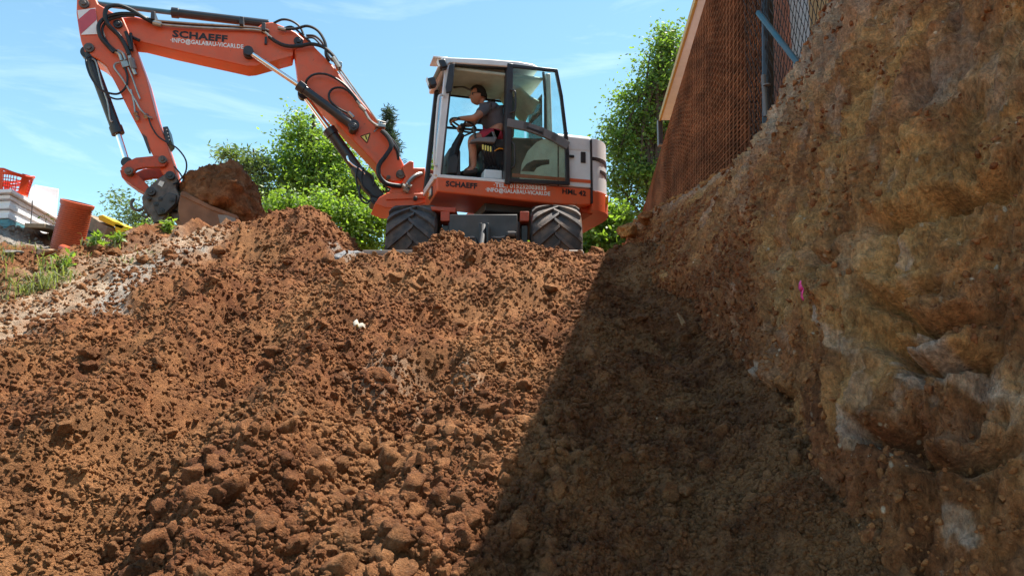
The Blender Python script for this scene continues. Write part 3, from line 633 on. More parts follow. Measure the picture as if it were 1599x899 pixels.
# scrap of paper
p = hit(560, 521); mb = MB(); r_ = random.Random(3)
g = [[Vector((i * .020 - .04, j * .016 - .024, .016 * r_.random() + .014 * (i % 2))) for j in range(4)] for i in range(5)]
mb.raw([v + Vector((r_.uniform(-.008, .008), r_.uniform(-.008, .008), 0)) for row in g for v in row], [(i * 4 + j, i * 4 + j + 1, i * 4 + j + 5, i * 4 + j + 4) for i in range(4) for j in range(3)])
o = mb.build('paper_scrap', M['paper']); o.location = p + Vector((0, -.02, .05)); o.rotation_euler = (.7, .3, .5)
so_ = o.modifiers.new('thick', 'SOLIDIFY'); so_.thickness = .003
tag(o, 'crumpled white scrap lying in the middle of the sunlit slope', 'scrap')

# ------------------------------------------------------------------ excavator
YAW = math.radians(16.0); CX, CY, CZ = -.37, 10.32, 1.2
EXM = Matrix.Translation((CX, CY, CZ)) @ Matrix.Rotation(PI + YAW, 4, 'Z'); EXI = EXM.inverted(); EXR = EXI.to_3x3()
ex = empty('excavator', (CX, CY, CZ), PI + YAW)
tag(ex, 'orange red and white wheeled excavator standing on the crest behind the earth pile', 'excavator')
def L(px, py, yl):
    o = EXI @ Vector((0, 0, 0)); d = EXR @ ray(px, py); t = (yl - o.y) / d.y; p = o + d * t; return (p.x, p.z)
def LV_(px, py, yl): x, z = L(px, py, yl); return Vector((x, yl, z))
def LP(lst, yl): return [L(a, b, yl) for a, b in lst]
def part(mb, name, m, parent=None, **k): return mb.build(name, m, parent or ex, **k)
YB = -.12                      # middle plane of the boom
YN = YB + .17
def disc(mb, px, py, y0, y1, r, n=20): 
    c = LV_(px, py, y1); mb.cyl((c.x, y0, c.z), (c.x, y1, c.z), r, n)
# upper boom, lower boom, stick
lb = part(MB().prism(LP([(457,60),(468,50),(484,62),(492,74),(518,100),(540,130),(582,178),(604,207),(628,251),(636,268),(630,282),(612,284),(596,274),(588,257),(543,210),(512,175),(466,130)], YN), YB - .17, YN), 'lower_boom', M['red'], bevel=.018)
ub = part(MB().prism(LP([(186,28),(208,25),(238,32),(300,40),(396,47),(410,36),(425,34),(445,42),(462,50),(476,62),(478,72),(458,77),(457,87),(420,97),(398,103),(386,104),(270,78),(222,66),(203,64),(186,48)], YN + .02), YB - .15, YN + .02), 'upper_boom', M['red'], bevel=.018)
st = part(MB().prism(LP([(120,-14),(144,-14),(153,6),(170,16),(192,28),(200,46),(208,66),(228,120),(244,180),(262,228),(273,262),(276,276),(264,284),(254,272),(237,240),(204,178),(180,130),(166,104),(154,94),(132,82),(126,64),(123,48),(119,20)], YN + .06), YB - .18, YN + .06), 'stick', M['red'], bevel=.016)
# flanges along the lower edges of the boom pieces
mb = MB(); a = LP([(224,66),(386,103),(386,99),(226,61)], YN + .035); mb.prism(a, YN + .022, YN + .04); part(mb, 'flange', M['red'], ub)
mb = MB(); a = LP([(386,103),(400,103),(457,87),(457,82),(400,98),(386,98)], YN + .035); mb.prism(a, YN + .022, YN + .04); part(mb, 'flange', M['red'], ub)
mb = MB(); a = LP([(468,130),(513,175),(545,210),(590,258),(594,254),(548,205),(516,170),(474,128)], YN + .01); mb.prism(a, YN + .002, YN + .02); part(mb, 'flange', M['red'], lb)
# pins
def pin(px, py, y, r, m='darkgrey', par=None, name='pin', dep=.05):
    mb = MB(); c = LV_(px, py, y + dep); mb.cyl((c.x, y - .3, c.z), (c.x, y + dep * .6, c.z), r, 20); mb.cyl((c.x, y, c.z), (c.x, y + dep, c.z), r * .55, 6)
    return part(mb, name, M[m], par, bevel=.004)
pin(466, 63, YN + .02, .062, 'black', lb); pin(183, 36, YN + .06, .055, 'black', st); pin(138, 73, YN + .06, .06, 'coupler', st); pin(130, 4, YN + .06, .06, 'coupler', st)
pin(388, 81, YN + .06, .07, 'black', ub); pin(552, 197, YN + .16, .055, 'black', lb); pin(626, 271, YN + .02, .062, 'coupler', lb)
pin(607, 276, YN + .0, .03, 'coupler', lb)
def ring(px, py, y0, y1, ro, ri, n=24):
    c = LV_(px, py, y1); prof = [(ro, 0), (ro, y1 - y0), (ri, y1 - y0), (ri, 0), (ro, 0)]
    return MB().lathe(prof, (c.x, y0, c.z), (0, 1, 0), n)
# cylinders
def cylinder(p_foot, p_mouth, p_eye, y, rb, rr, par, name='cylinder', collar=True):
    f, mth, e = (LV_(*p, y) for p in (p_foot, p_mouth, p_eye))
    mb = MB().cyl(f, mth, rb, 20)
    d = (mth - f).normalized(); 
    if collar: mb.cyl(mth - d * .09, mth + d * .015, rb * 1.2, 20)
    mb.cyl(f + Vector((0, -.055, 0)), f + Vector((0, .055, 0)), rb * 1.25, 18)
    c = part(mb, name, M['black'], par, bevel=.004)
    part(MB().cyl(mth, e, rr, 16), 'rod', M['chrome'], c)
    part(MB().cyl(e + Vector((0, -.045, 0)), e + Vector((0, .045, 0)), rr * 1.9, 18), 'rod_eye', M['black'], c)
    return c
cylinder((552,197), (467,134), (388,81), YN + .09, .062, .034, ex, 'adjusting_cylinder')
cylinder((552,197), (467,134), (388,81), YB - .26, .062, .034, ex, 'adjusting_cylinder')
cylinder((588,306), (514,203), (474,148), YB + .02, .078, .042, ex, 'lift_cylinder')
cylinder((138,84), (184,208), (199,255), YN + .0, .066, .036, ex, 'bucket_cylinder')
# foot casting of lift cylinder
part(MB().prism(LP([(548,262),(562,256),(578,272),(594,296),(606,312),(598,318),(584,308),(566,290)], YB + .12), YB - .08, YB + .12), 'cylinder_foot', M['black'], bevel=.012)
# linkage at the stick end
pl_ = part(MB().prism(LP([(199,252),(212,246),(243,243),(256,244),(262,252),(257,260),(244,261),(226,261),(213,264),(206,272),(196,273),(188,262)], YN + .13), YN + .06, YN + .13), 'rocker_link', M['redworn'], bevel=.008)
part(MB().prism(LP([(199,252),(212,246),(243,243),(256,244),(262,252),(257,260),(244,261),(226,261),(213,264),(206,272),(196,273),(188,262)], YN + .13), YB - .26, YB - .19), 'rocker_link', M['redworn'], bevel=.008)
part(MB().prism(LP([(187,266),(200,258),(213,270),(231,289),(236,297),(226,300),(208,290),(190,277)], YN + .05), YB - .10, YN + .05), 'tipping_link', M['redworn'], bevel=.008)
pin(200, 266, YN + .13, .05, 'coupler', pl_); pin(253, 248, YN + .13, .05, 'coupler', pl_)
qc = part(MB().prism(LP([(263,268),(272,270),(278,280),(275,293),(282,306),(277,318),(262,334),(252,346),(240,349),(236,338),(224,322),(221,308),(228,296),(236,288),(250,276)], YN + .08), YB - .2, YN + .08), 'quick_coupler', M['coupler'], bevel=.014)
part(MB().prism(LP([(250,310),(262,300),(276,304),(274,318),(258,334),(246,336),(240,324)], YN + .13), YN + .08, YN + .13), 'coupler_plate', M['darkgrey'], qc, bevel=.012)
part(MB().prism(LP([(246,288),(250,282),(257,284),(253,292)], YN + .09), YN + .078, YN + .09), 'plate', M['lamp'], qc)
for (px, py, r) in ((235, 298, .055), (265, 273, .055), (232, 309, .025), (250, 310, .03), (252, 328, .035), (268, 312, .03), (243, 318, .03)): pin(px, py, YN + .12, r, 'black', qc, dep=.03)
for k in range(5):
    a0 = LV_(262 + k * 4, 318 + k * 4, YN + .1 - .05 * k); a1 = LV_(276 + k * 1.5, 330 + k * 3, YN - .1 * k)
    part(MB().tube([a0, (a0 + a1) / 2 + Vector((0, 0, -.03)), a1], .014, 6, sub=3), 'coupler_hose', M['hose'], qc)
part(ring(283 - 0, 0, 0, .05, 0.0, 0.0) if False else ring(226.5, 334.5, YN - .06, YN - .02, .042, .022), 'shackle_ring', M['coupler'], qc, bevel=.006)
c = LV_(215.5, 319, YN - .04); arc = [c + Vector((math.cos(t) * .083, 0, math.sin(t) * .083)) for t in np.linspace(math.radians(200 - 20), math.radians(-40 + 0) , 2)]
hk = [c + Vector((-math.cos(t) * .078, 0, math.sin(t) * .078)) for t in np.linspace(math.radians(110), math.radians(385), 22)]
hk = [Vector((2 * c.x - v.x, v.y, v.z)) if False else v for v in hk]
# the open hook: a tapered arc whose gap faces up
hk = [c + Vector((math.sin(t) * .078, 0, -math.cos(t) * .078)) for t in np.linspace(math.radians(150), math.radians(-105), 22)]
part(MB().tube(hk, [.006] + [.019] * 20 + [.016], 8), 'lifting_hook', M['coupler'], qc)
part(MB().prism(LP([(222,315),(232,318),(236,336),(226,332)], YN - .02), YN - .06, YN - .02), 'hook_plate', M['coupler'], qc, bevel=.005)
# bucket: a wide ditching bucket seen from its end, with curved shell
bk = empty('bucket', (0, 0, 0)); bk.parent = ex
side = [(282,300),(290,299),(330,325),(372,338),(376,350),(362,362),(330,367),(285,362),(278,330)]
sh = part(MB().prism(LP(side, YB + .5), YB + .47, YB + .5), 'side_plate', M['bucket'], bk, bevel=.006)
part(MB().prism(LP(side, YB + .5), YB - .6, YB - .57), 'side_plate', M['bucket'], bk, bevel=.006)
shell = [(282,300),(278,318),(278,330),(280,348),(286,361),(306,366),(330,367),(350,365),(366,360),(378,350)]
a = LP(shell, YB + .5); inn = [(x * 1.0 - .0, z + .0) for x, z in a]; cen = L(330, 320, YB + .5)
inn = [(x + (cen[0] - x) * .09, z + (cen[1] - z) * .09) for x, z in a]
mb = MB()
for i in range(len(a) - 1): mb.prism([a[i], a[i + 1], inn[i + 1], inn[i]], YB - .575, YB + .475)
part(mb, 'shell', M['bucket'], bk)
part(MB().prism(LP([(282,305),(330,328),(372,342),(370,336),(330,321),(284,298)], YB + .515), YB + .49, YB + .515), 'rim_bar', M['bucket'], bk, bevel=.006)
part(MB().prism(LP([(340,335),(366,336),(369,345),(352,356),(344,352)], YB + .512), YB + .50, YB + .512), 'wear_plate', M['blade'], bk, bevel=.003)
part(MB().prism(LP([(262,318),(282,306),(284,346),(268,340)], YB + .15), YB - .3, YB + .15), 'mounting_ear', M['coupler'], bk, bevel=.01)
# earth heaped in the bucket: shaped from its outline and given real depth
ol = LP([(286,289),(298,279),(314,270),(336,262),(352,256),(366,253),(378,263),(386,280),(396,300),(407,318),(411,333),(405,350),(392,359),(374,357),(352,350),(318,345),(288,330),(283,305)], YB + .1)
oa = np.array(ol); cen = oa.mean(0); ang = np.unwrap(np.arctan2(oa[:, 1] - cen[1], oa[:, 0] - cen[0])); rad_ = np.hypot(*(oa - cen).T)
if ang[-1] < ang[0]: ang = ang[::-1]; rad_ = rad_[::-1]
V, Fc = ICO[5]; V = V.copy()
for_sub = 1
th = np.arctan2(V[:, 2], V[:, 0]); th = np.where(th < ang[0], th + 2 * PI, th); th = np.where(th > ang[0] + 2 * PI, th - 2 * PI, th)
Rr = np.interp(th, np.append(ang, ang[0] + 2 * PI), np.append(rad_, rad_[0]))
pr = np.hypot(V[:, 0], V[:, 2]); q_ = pr ** .8
yv = np.sign(V[:, 1]) * (np.abs(V[:, 1]) ** .75) * .55
x_ = cen[0] + np.cos(th) * Rr * q_; z_ = cen[1] + np.sin(th) * Rr * q_
V = np.stack([x_, YB - .03 + yv, z_], 1)
dn = .085 * fbm(V[:, 0] * 3, V[:, 1] * 3, V[:, 2] * 3, o=5, g=.65) ; Nn = V - np.array([cen[0], YB, cen[1]]); Nn /= np.linalg.norm(Nn, axis=1)[:, None]
V = V + Nn * (dn + .03 * np.abs(fbm(V[:, 0] * 9, V[:, 1] * 9, V[:, 2] * 9, o=3)))[:, None]
Vw = np.array([(EXM @ Vector(v))[:] for v in V]); o0 = Vw.mean(0); 
me = np_mesh('earth_heap', Vw - o0, Fc); fattr(me, 'pale', np.zeros(len(V))); fattr(me, 'grey', np.zeros(len(V)))
o = link('earth_heap', me, M['damp']); o.location = o0; tag(o, 'big compact lump of brown earth held in the excavator bucket', 'earth')

sel = np.random.default_rng(3).integers(0, len(Vw), 900); sel = sel[Vw[sel, 2] > Vw[:, 2].min() + .1]
strew('heap_crumbs', 'crumbs of earth clinging to the big lump in the bucket', Vw[sel], .006 + .018 * RNG.random(len(sel)) ** 3, HEAPC, M['damp'])
# warning board on the stick's back, tilted chevrons
yp = YN + .066
wp = part(MB().prism(LP([(121,17),(149,13),(152,36),(152,54),(127,55)], yp), yp, yp + .008), 'warning_board', M['white'], st)
part(MB().prism(LP([(121,32),(141,15),(149,14),(151,31),(128,52),(126,54)], yp + .01), yp + .009, yp + .012), 'red_stripe', M['signred'], wp)
# step plates and black rubber block on the stick
part(MB().prism(LP([(254,198),(262,197),(267,220),(262,226),(258,224)], YN + .05), YB - .1, YN + .05), 'buffer_block', M['black'], st, bevel=.008)
for k in range(4):
    c = LV_(260.5 + k * 1.4, 203 + k * 5.2, YN + .055); part(MB().cyl(c, c + Vector((0, .01, 0)), .008, 8), 'bolt', M['lamp'], st)
part(MB().prism(LP([(221,208),(229,214),(236,240),(233,240)], YN + .068), YN + .06, YN + .068), 'worn_patch', M['darkgrey'], st)
# valve block and fittings on the stick
y = YN + .11
part(MB().prism(LP([(187,94),(198,92),(202,103),(191,106)], y), YN + .06, y), 'valve_block', M['steel'], st, bevel=.006)
def hose(lst, r=.018, m='hose', par=None, name='hose', n=8, sub=5): return part(MB().tube([LV_(*p) for p in lst], r, n, sub=sub), name, M[m], par)
hose([(202,86,y),(204,96,y),(206,104,y),(212,117,y)], .026, 'steel', st, 'fitting', sub=2)
hose([(205,92,y),(209,108,y)], .036, 'grey', st, 'fitting', sub=1)
hose([(176,80,y),(186,85,y),(190,95,y)], .022, 'steel', st, 'pipe'); hose([(183,79,y),(192,84,y),(196,94,y)], .018, 'steel', st, 'pipe')
hose([(187,98,y),(180,100,y),(179,107,y),(190,122,y),(200,138,y),(212,158,y),(220,172,y),(232,183,y),(238,184,y)], .013, 'steel', st, 'pipe')
hose([(200,106,y),(206,120,y),(213,140,y),(219,155,y)], .011, 'steel', st, 'pipe')
hose([(204,140,y),(209,160,y),(211,176,y)], .011, 'steel', st, 'pipe')
for (px, py) in ((212, 177), (214, 184), (228, 181)): 
    c = LV_(px, py, y); part(MB().cyl(c + Vector((0, -.03, .02)), c + Vector((0, .02, -.02)), .026, 8), 'fitting', M['steel'], st)
hose([(195,106,y),(199,120,y),(197,135,y),(186,146,y),(172,146,y+.03),(156,139,y+.05),(143,122,y+.06),(136,104,y+.05),(135,92,y+.02),(142,88,y)], .014, 'hose', st)
hose([(192,154,y),(182,155,y),(172,152,y),(168,148,y)], .012, 'hose', st)
hose([(231,180,y),(236,196,y),(246,212,y),(260,222,y+.03),(277,232,y+.05),(290,250,y+.05),(290,268,y+.05),(280,282,y),(270,288,y)], .010, 'hose', st)
hose([(272,260,y),(282,272,y),(288,284,y)], .010, 'hose', st)
# bucket cylinder hard pipe
hose([(144,92,YN+.075),(150,98,YN+.08),(157,125,YN+.08),(163,145,YN+.08),(168,160,YN+.08),(172,186,YN+.08),(176,190,YN+.08)], .011, 'steel', st, 'pipe')
# the loops of hose from boom to stick
y = YN + .13
hose([(242,37,YN+.07),(225,28,y),(205,16,y),(185,9,y+.03),(168,12,y+.05),(164,26,y+.05),(170,40,y+.03),(186,56,y),(196,72,y),(202,86,y)], .027, 'hose', st)
hose([(236,32,YN+.05),(212,23,y),(186,22,y),(165,28,y+.02),(154,40,y+.03),(157,58,y+.03),(170,74,y),(178,82,y)], .024, 'hose', st)
hose([(210,25,y),(190,26,y),(170,32,y),(160,44,y),(163,58,y),(172,72,y),(182,80,y)], .016, 'hose', st)
hose([(196,50,y),(200,60,y),(205,78,y)], .022, 'hose', st); hose([(204,52,y-.02),(205,66,y-.02),(206,80,y-.02)], .02, 'hose', st)
hose([(196,50,YN+.04),(206,58,YN+.03),(218,64,YN+.03)], .02, 'hose', st)
# stick cylinder on top of the upper boom and pipes along it
yc = YB + .05
f = LV_(420, 38, yc); mth = LV_(268, 20, yc); e = LV_(150, 6, yc)
sc_ = part(MB().cyl(f, mth, .058, 18).cyl(mth, mth + (f - mth).normalized() * .09, .07, 18), 'stick_cylinder', M['black'], ex, bevel=.004)
part(MB().cyl(mth, e, .034, 14), 'rod', M['blue'], sc_)
for k, (oy, r) in enumerate(((0, .015), (4, .012), (7, .015), (11, .010))):
    hose([(238,32+oy*.3,YN+.06-.03*k),(300,37+oy*.55,YN+.06-.02*k),(396,43+oy*.6,YN+.05-.02*k),(420,48+oy*.5,YN+.06-.02*k)], r, 'steel' if k != 1 else 'darkgrey', ub, 'pipe', sub=2)
hose([(246,37,YN+.07),(262,40,YN+.08),(320,44,YN+.07),(396,47,YN+.06),(414,51,YN+.07),(420,57,YN+.08)], .016, 'steel', ub, 'pipe', sub=3)
for (px, py) in ((241, 30), (378, 38), (412, 47)): part(MB().box(LV_(px, py, YN + .02), (.05, .22, .11)), 'pipe_clamp', M['darkgrey'], ub, bevel=.006)
part(MB().cyl(LV_(239, 36, YN + .09), LV_(252, 39, YN + .09), .035, 10), 'fitting', M['steel'], ub)
part(MB().box(LV_(415, 64, YN + .04), (.03, .04, .10)), 'hook_tab', M['black'], ub)
# hoses over the elbow
y = YN + .09
hose([(420,57,y),(432,66,y),(448,72,y),(468,72,y),(486,69,y),(505,74,y),(520,87,y),(528,100,y)], .026, 'hose', lb)
hose([(425,38,y-.1),(440,31,y-.05),(455,33,y-.05),(468,42,y-.05),(474,55,y-.05)], .016, 'hose', lb)
hose([(440,46,y),(462,45,y),(480,41,y),(497,49,y),(508,68,y),(509,86,y),(514,96,y-.05)], .020, 'hose', lb)
hose([(440,46,y-.05),(455,42,y-.05),(470,53,y-.05),(485,67,y-.05)], .014, 'hose', lb)
hose([(478,56,y-.1),(492,57,y-.1),(504,68,y-.1),(512,86,y-.1),(520,96,y-.1)], .018, 'hose', lb)
hose([(478,60,y-.05),(490,60,y-.05),(502,72,y-.05)], .014, 'hose', lb)
hose([(434,44,y),(446,47,y)], .026, 'steel', lb, 'fitting', sub=1)
hose([(520,90,y),(530,106,y)], .034, 'steel', lb, 'fitting', sub=1)
part(MB().box(LV_(529, 104, YN), (.08, .2, .06)), 'pipe_clamp', M['steel'], lb, bevel=.006)
for k in range(3): hose([(528-k*5,103-k,YN+.04-.09*k),(560-k*4,148,YN+.04-.09*k),(596-k*4,198,YN+.04-.09*k)], .013, 'steel', lb, 'pipe', sub=2)
hose([(477,133,YN+.03),(480,124,y),(492,116,y),(512,117,y),(535,130,y),(552,148,y),(562,162,y)], .016, 'hose', lb)
hose([(546,178,y),(530,170,y),(516,158,y),(514,146,y),(522,138,y),(536,138,y),(550,148,y),(558,160,y)], .016, 'hose', lb)
hose([(557,158,y),(568,172,y),(578,188,y),(590,197,y)], .018, 'steel', lb, 'fitting')
for (px, py) in ((566, 169), (548, 180)): part(MB().cyl(LV_(px - 4, py - 4, YN + .1), LV_(px + 4, py + 4, YN + .1), .03, 8), 'fitting', M['steel'], lb)
part(MB().box(LV_(593, 200, YN - .02), (.14, .24, .05)), 'pipe_clamp', M['steel'], lb, bevel=.006)
for k, (a_, b_) in enumerate((((584, 206), (600, 190)), ((596, 200), (606, 188)), ((590, 188), (604, 192)))):
    hose([(*a_, YN + .06), (*b_, YN + .03)], .010, 'steel', lb, 'pipe', sub=1)
hose([(596,204,y),(606,214,y+.02),(611,228,y+.04),(602,244,y+.06),(592,258,y+.07),(592,274,y+.07),(602,286,y+.06),(618,290,y+.04),(630,290,y)], .032, 'hose', ex)
hose([(598,206,y-.1),(612,222,y-.08),(620,236,y-.08),(622,250,y-.1)], .02, 'hose', ex)
hose([(602,208,y-.14),(616,222,y-.14),(624,238,y-.14)], .014, 'hose', ex)
for k, l in enumerate(([(560,258),(556,275),(560,298),(568,310),(578,314)], [(568,262),(564,282),(574,300),(590,308),(602,304)], [(572,268),(582,276),(584,288)], [(562,290),(562,308),(572,318),(578,312)])):
    hose([(a_, b_, YB + .14 + .02 * k) for a_, b_ in l], .013, 'hose', ex)
hose([(542,244,YB+.1),(545,252,YB+.11),(554,260,YB+.11),(562,264,YB+.11),(570,272,YB+.11)], .014, 'chrome', ex, 'pipe')
# kingpost bracket that carries the boom
kb = part(MB().prism(LP([(628,260),(640,251),(646,252),(646,262),(664,262),(664,302),(606,302),(613,290),(626,287),(634,276)], YB + .26), YB + .16, YB + .26), 'boom_bracket', M['red'], bevel=.012)
part(MB().prism(LP([(628,260),(640,251),(646,252),(646,262),(664,262),(664,302),(606,302),(613,290),(626,287),(634,276)], YB + .26), YB - .34, YB - .24), 'boom_bracket', M['red'], bevel=.012)
part(MB().prism(LP([(606,300),(668,300),(668,316),(625,326),(602,325),(585,318),(592,308)], YB + .28), YB - .36, YB + .28), 'slew_bracket', M['red'], bevel=.014)
part(MB().prism(LP([(603,302),(664,302),(664,310),(603,312)], YB + .30), YB + .2, YB + .31), 'bracket_rib', M['red'], bevel=.008)
part(MB().prism(LP([(645,276),(666,270),(668,296),(645,298)], YB + .0), YB - .2, YB + .1), 'bracket_core', M['black'], kb)
pin(649, 309, YB + .31, .03, 'black', kb, dep=.03); pin(586, 312, YB + .13, .06, 'black', kb)
hose([(632,294,YB+.34),(642,280,YB+.34),(652,273,YB+.3),(662,271,YB+.2)], .03, 'steel', kb, 'pipe')
for (px, py) in ((632, 292), (638, 290), (634, 297)): part(MB().cyl(LV_(px - 4, py - 2, YB + .34), LV_(px + 4, py + 2, YB + .34), .038, 8), 'fitting', M['steel'], kb)
# warning triangle
w_ = part(MB().prism(LP([(563,213),(578,208),(573,223)], YN + .006), YN + .001, YN + .006), 'warning_sign', M['warn'], lb)
mb = MB()
tri = [(563,213),(578,208),(573,223)]
for i in range(3): mb.tube([LV_(*tri[i], YN + .008), LV_(*tri[(i + 1) % 3], YN + .008)], .006, 4)
mb.tube([LV_(571, 212, YN + .008), LV_(572.5, 218, YN + .008)], .009, 4); part(mb, 'sign_mark', M['black'], w_)

# lettering ------------------------------------------------------
def text(s, px0, py0, px1, py1, yl, hpx, m, parent, name='lettering', bold=.02, squeeze=1.0):
    """words whose foot line runs between two points of the picture on the plane y = yl"""
    cu = bpy.data.curves.new(name, 'FONT'); cu.body = s; cu.size = 1.0; cu.offset = bold; cu.extrude = 0.004; cu.resolution_u = 2; cu.space_character = 1.05
    t = bpy.data.objects.new('t', cu); COL.objects.link(t); bpy.context.view_layer.update()
    me = bpy.data.meshes.new_from_object(t.evaluated_get(bpy.context.evaluated_depsgraph_get())); bpy.data.objects.remove(t)
    V = np.array([v.co[:] for v in me.vertices]); x0, x1 = V[:, 0].min(), V[:, 0].max(); y0 = 0.0; hcap = .70
    a, b = LV_(px0, py0, yl), LV_(px1, py1, yl); up = LV_(px0, py0 - hpx, yl) - a; h = up.length; ux = (b - a) / (x1 - x0)
    upd = Vector((0, 0, 1)) if abs(ux.z) < 1e-6 else Vector((-ux.z, 0, ux.x)).normalized() * (1 if Vector((-ux.z, 0, ux.x)).z > 0 else -1)
    upd = (Vector((0, 0, 1)) + upd) / 2
    nV = [a + ux * (v[0] - x0) + upd * (v[1] / hcap * h) + Vector((0, v[2], 0)) for v in V]
    for v, n in zip(me.vertices, nV): v.co = n
    me.name = name; me.materials.clear(); me.update(); return link(name, me, M[m], parent)
def slabs(mb_): pass
text('SCHAEFF', 269, 57.5, 355, 66, YN + .022, 10, 'txtd', ub, bold=.035)
text('·INFO@GALABAU-VICARI.DE', 266, 66, 380, 76.5, YN + .022, 6.4, 'txtw', ub, bold=.03)

# ------------------------------------------------------------------ upper structure and cab
YS = 1.15
frm = part(MB().prism(LP([(682,276),(923,294.5),(923,320),(905,321),(860,318),(682,299)], YS), .22, YS), 'cab_frame', M['red'], bevel=.02)
x_f = L(682, 276, YS)[0]; z_t = L(682, 276, YS)[1]; z_b = L(682, 299, YS)[1]; x_r = L(926, 295, YS)[0]
part(MB().box(((x_r + x_f - .75) / 2, -.45, (z_t + z_b) / 2 - .01), (abs(x_f - .75 - x_r), 1.34, z_t - z_b - .04)), 'main_frame', M['redworn'], bevel=.02)
part(MB().box(((x_r + x_f) / 2 - .25, 0, z_b - .07), (abs(x_f - x_r) - .9, 1.7, .12)), 'belly_plate', M['darkgrey'], bevel=.02)
part(MB().cyl((0, 0, z_b - .14), (0, 0, z_b - .33), .52, 40), 'slew_ring', M['darkgrey'], bevel=.01)
# headlight in the frame front
hl = part(MB().box((x_f + .005, .74, (z_t + z_b) / 2 - .01), (.02, .24, .13)), 'headlight', M['black'], frm, bevel=.01)
part(MB().box((x_f + .018, .77, (z_t + z_b) / 2 - .01), (.014, .11, .09)), 'lens', M['lamp'], hl, bevel=.004)
part(MB().box((x_f + .018, .66, (z_t + z_b) / 2 - .01), (.014, .07, .09)), 'lens', M['amber'], hl, bevel=.004)
text('SCHAEFF', 696, 290.5, 745, 294.5, YS + .002, 8, 'txtd', frm, bold=.035)
text('·TEL.: 015232003833', 771, 291.8, 853, 297.2, YS + .002, 6.6, 'txtw', frm, bold=.03)
text('·INFO@GALABAU-VICARI.DE', 758, 298.8, 859, 305.6, YS + .002, 6.0, 'txtw', frm, bold=.03)
text('HML 42', 878, 302, 915, 306, YS + .002, 7.5, 'txtd', frm, bold=.03)

# body side, engine hood, counterweight
z_hood = L(890, 209, YS)[1]; z_mid = L(800, 215, YS)[1]
sidep = part(MB().prism(LP([(796,214),(858,217),(885,222),(922,226),(923,294),(796,283)], YS - .01), .95, YS - .01), 'side_panel', M['white'], bevel=.012)
xq = L(923, 250, YS)[0]; xe = L(941, 260, YS - .55)[0]; xs = L(866, 210, YS)[0]
def outline(x0, xq_, xe_, y0, y1, k=8, rc=None):
    """plan of the rounded tail: straight from x0 to xq, then a quarter turn to xe"""
    w = .62; p = [(x0, y1)]
    for i in range(k + 1):
        t = i / k * PI / 2; p.append((xq_ + (xe_ - xq_) * math.sin(t), y1 - w + w * math.cos(t)))
    for i in range(k + 1):
        t = PI / 2 - i / k * PI / 2; p.append((xq_ + (xe_ - xq_) * math.sin(t), y0 + w - w * math.cos(t)))
    p.append((x0, y0)); return p
hood = part(MB().slabxy(outline(xs, xq + .02, xq - .10, -YS + .01, YS - .005), z_mid - .12, z_hood), 'engine_hood', M['white'], bevel=.15, seg=5, ang=50)
cw = part(MB().slabxy(outline(xq - .004, xq - .006, xe, -YS - .005, YS + .005), z_t - .02, z_hood - .035), 'counterweight', M['white'], bevel=.14, seg=5, ang=50)
cwr = part(MB().slabxy(outline(xq - .004, xq - .006, xe - .015, -YS - .012, YS + .012), z_b - .10, z_t - .022), 'counterweight_base', M['red'], bevel=.06, seg=4, ang=50)
part(MB().prism(LP([(903,318),(930,318),(928,334),(912,330)], YS - .1), -.9, YS - .15), 'tow_plate', M['redworn'], cwr, bevel=.02)
# seam and stripe
zs = L(800, 271, YS)[1]; 
part(MB().box(((L(800, 271, YS)[0] + xq) / 2, YS - .006, zs - .02), (abs(xq - L(800, 271, YS)[0]), .012, .045)), 'red_stripe', M['red'], sidep)
mb = MB(); mb.box((xq - .0, YS + .002, (z_hood + z_b) / 2 - .03), (.022, .03, z_hood - z_b - .05)); part(mb, 'panel_gap', M['black'], cw)
w = .62
for k, (zz, h_, t0, t1) in enumerate(((L(923, 247, YS)[1], .055, .02, 1.25), (L(923, 265, YS)[1], .055, .35, 1.25))):
    P = []
    for i in range(9):
        t = t0 + (t1 - t0) * i / 8; P.append((xq - .006 + (xe - xq + .006) * math.sin(t), YS + .007 - w + w * math.cos(t), t))
    mb = MB()
    for i in range(8):
        (xa, ya, ta), (xb_, yb_, tb) = P[i], P[i + 1]; ia = (-math.sin(ta) * .012 + 0, math.cos(ta) * .012)
        na_ = Vector((-math.sin(ta), math.cos(ta), 0)); nb_ = Vector((-math.sin(tb), math.cos(tb), 0))
        hA = h_ * (.55 + .45 * i / 8)
        a0, b0 = Vector((xa, ya, zz)), Vector((xb_, yb_, zz))
        mb.hexa([a0 - na_ * .02 - Vector((0, 0, hA)), b0 - nb_ * .02 - Vector((0, 0, hA)), b0 + nb_ * .006 - Vector((0, 0, hA)), a0 + na_ * .006 - Vector((0, 0, hA)),
                 a0 - na_ * .02 + Vector((0, 0, hA * .5)), b0 - nb_ * .02 + Vector((0, 0, hA * .5)), b0 + nb_ * .006 + Vector((0, 0, hA * .5)), a0 + na_ * .006 + Vector((0, 0, hA * .5))])
    part(mb, 'air_slot', M['black'], cw)
c = (xq - .006 + (xe - xq + .006) * math.sin(.7), YS - w + w * math.cos(.7) + .01, z_t - .10); part(MB().box(c, (.07, .05, .12)), 'tail_lamp', M['amber'], cwr, bevel=.01)
part(MB().prism(LP([(907,237),(914.5,237.5),(914.5,254.5),(907,254)], YS), YS - .03, YS + .004), 'filler_recess', M['black'], sidep, bevel=.004)
part(MB().box(LV_(891, 244, YS + .01), (.10, .03, .035)), 'hood_latch', M['black'], sidep, bevel=.01)
part(MB().prism(LP([(871,224),(873,224),(873,290),(871,290)], YS), YS - .01, YS - .004), 'panel_gap', M['black'], sidep)
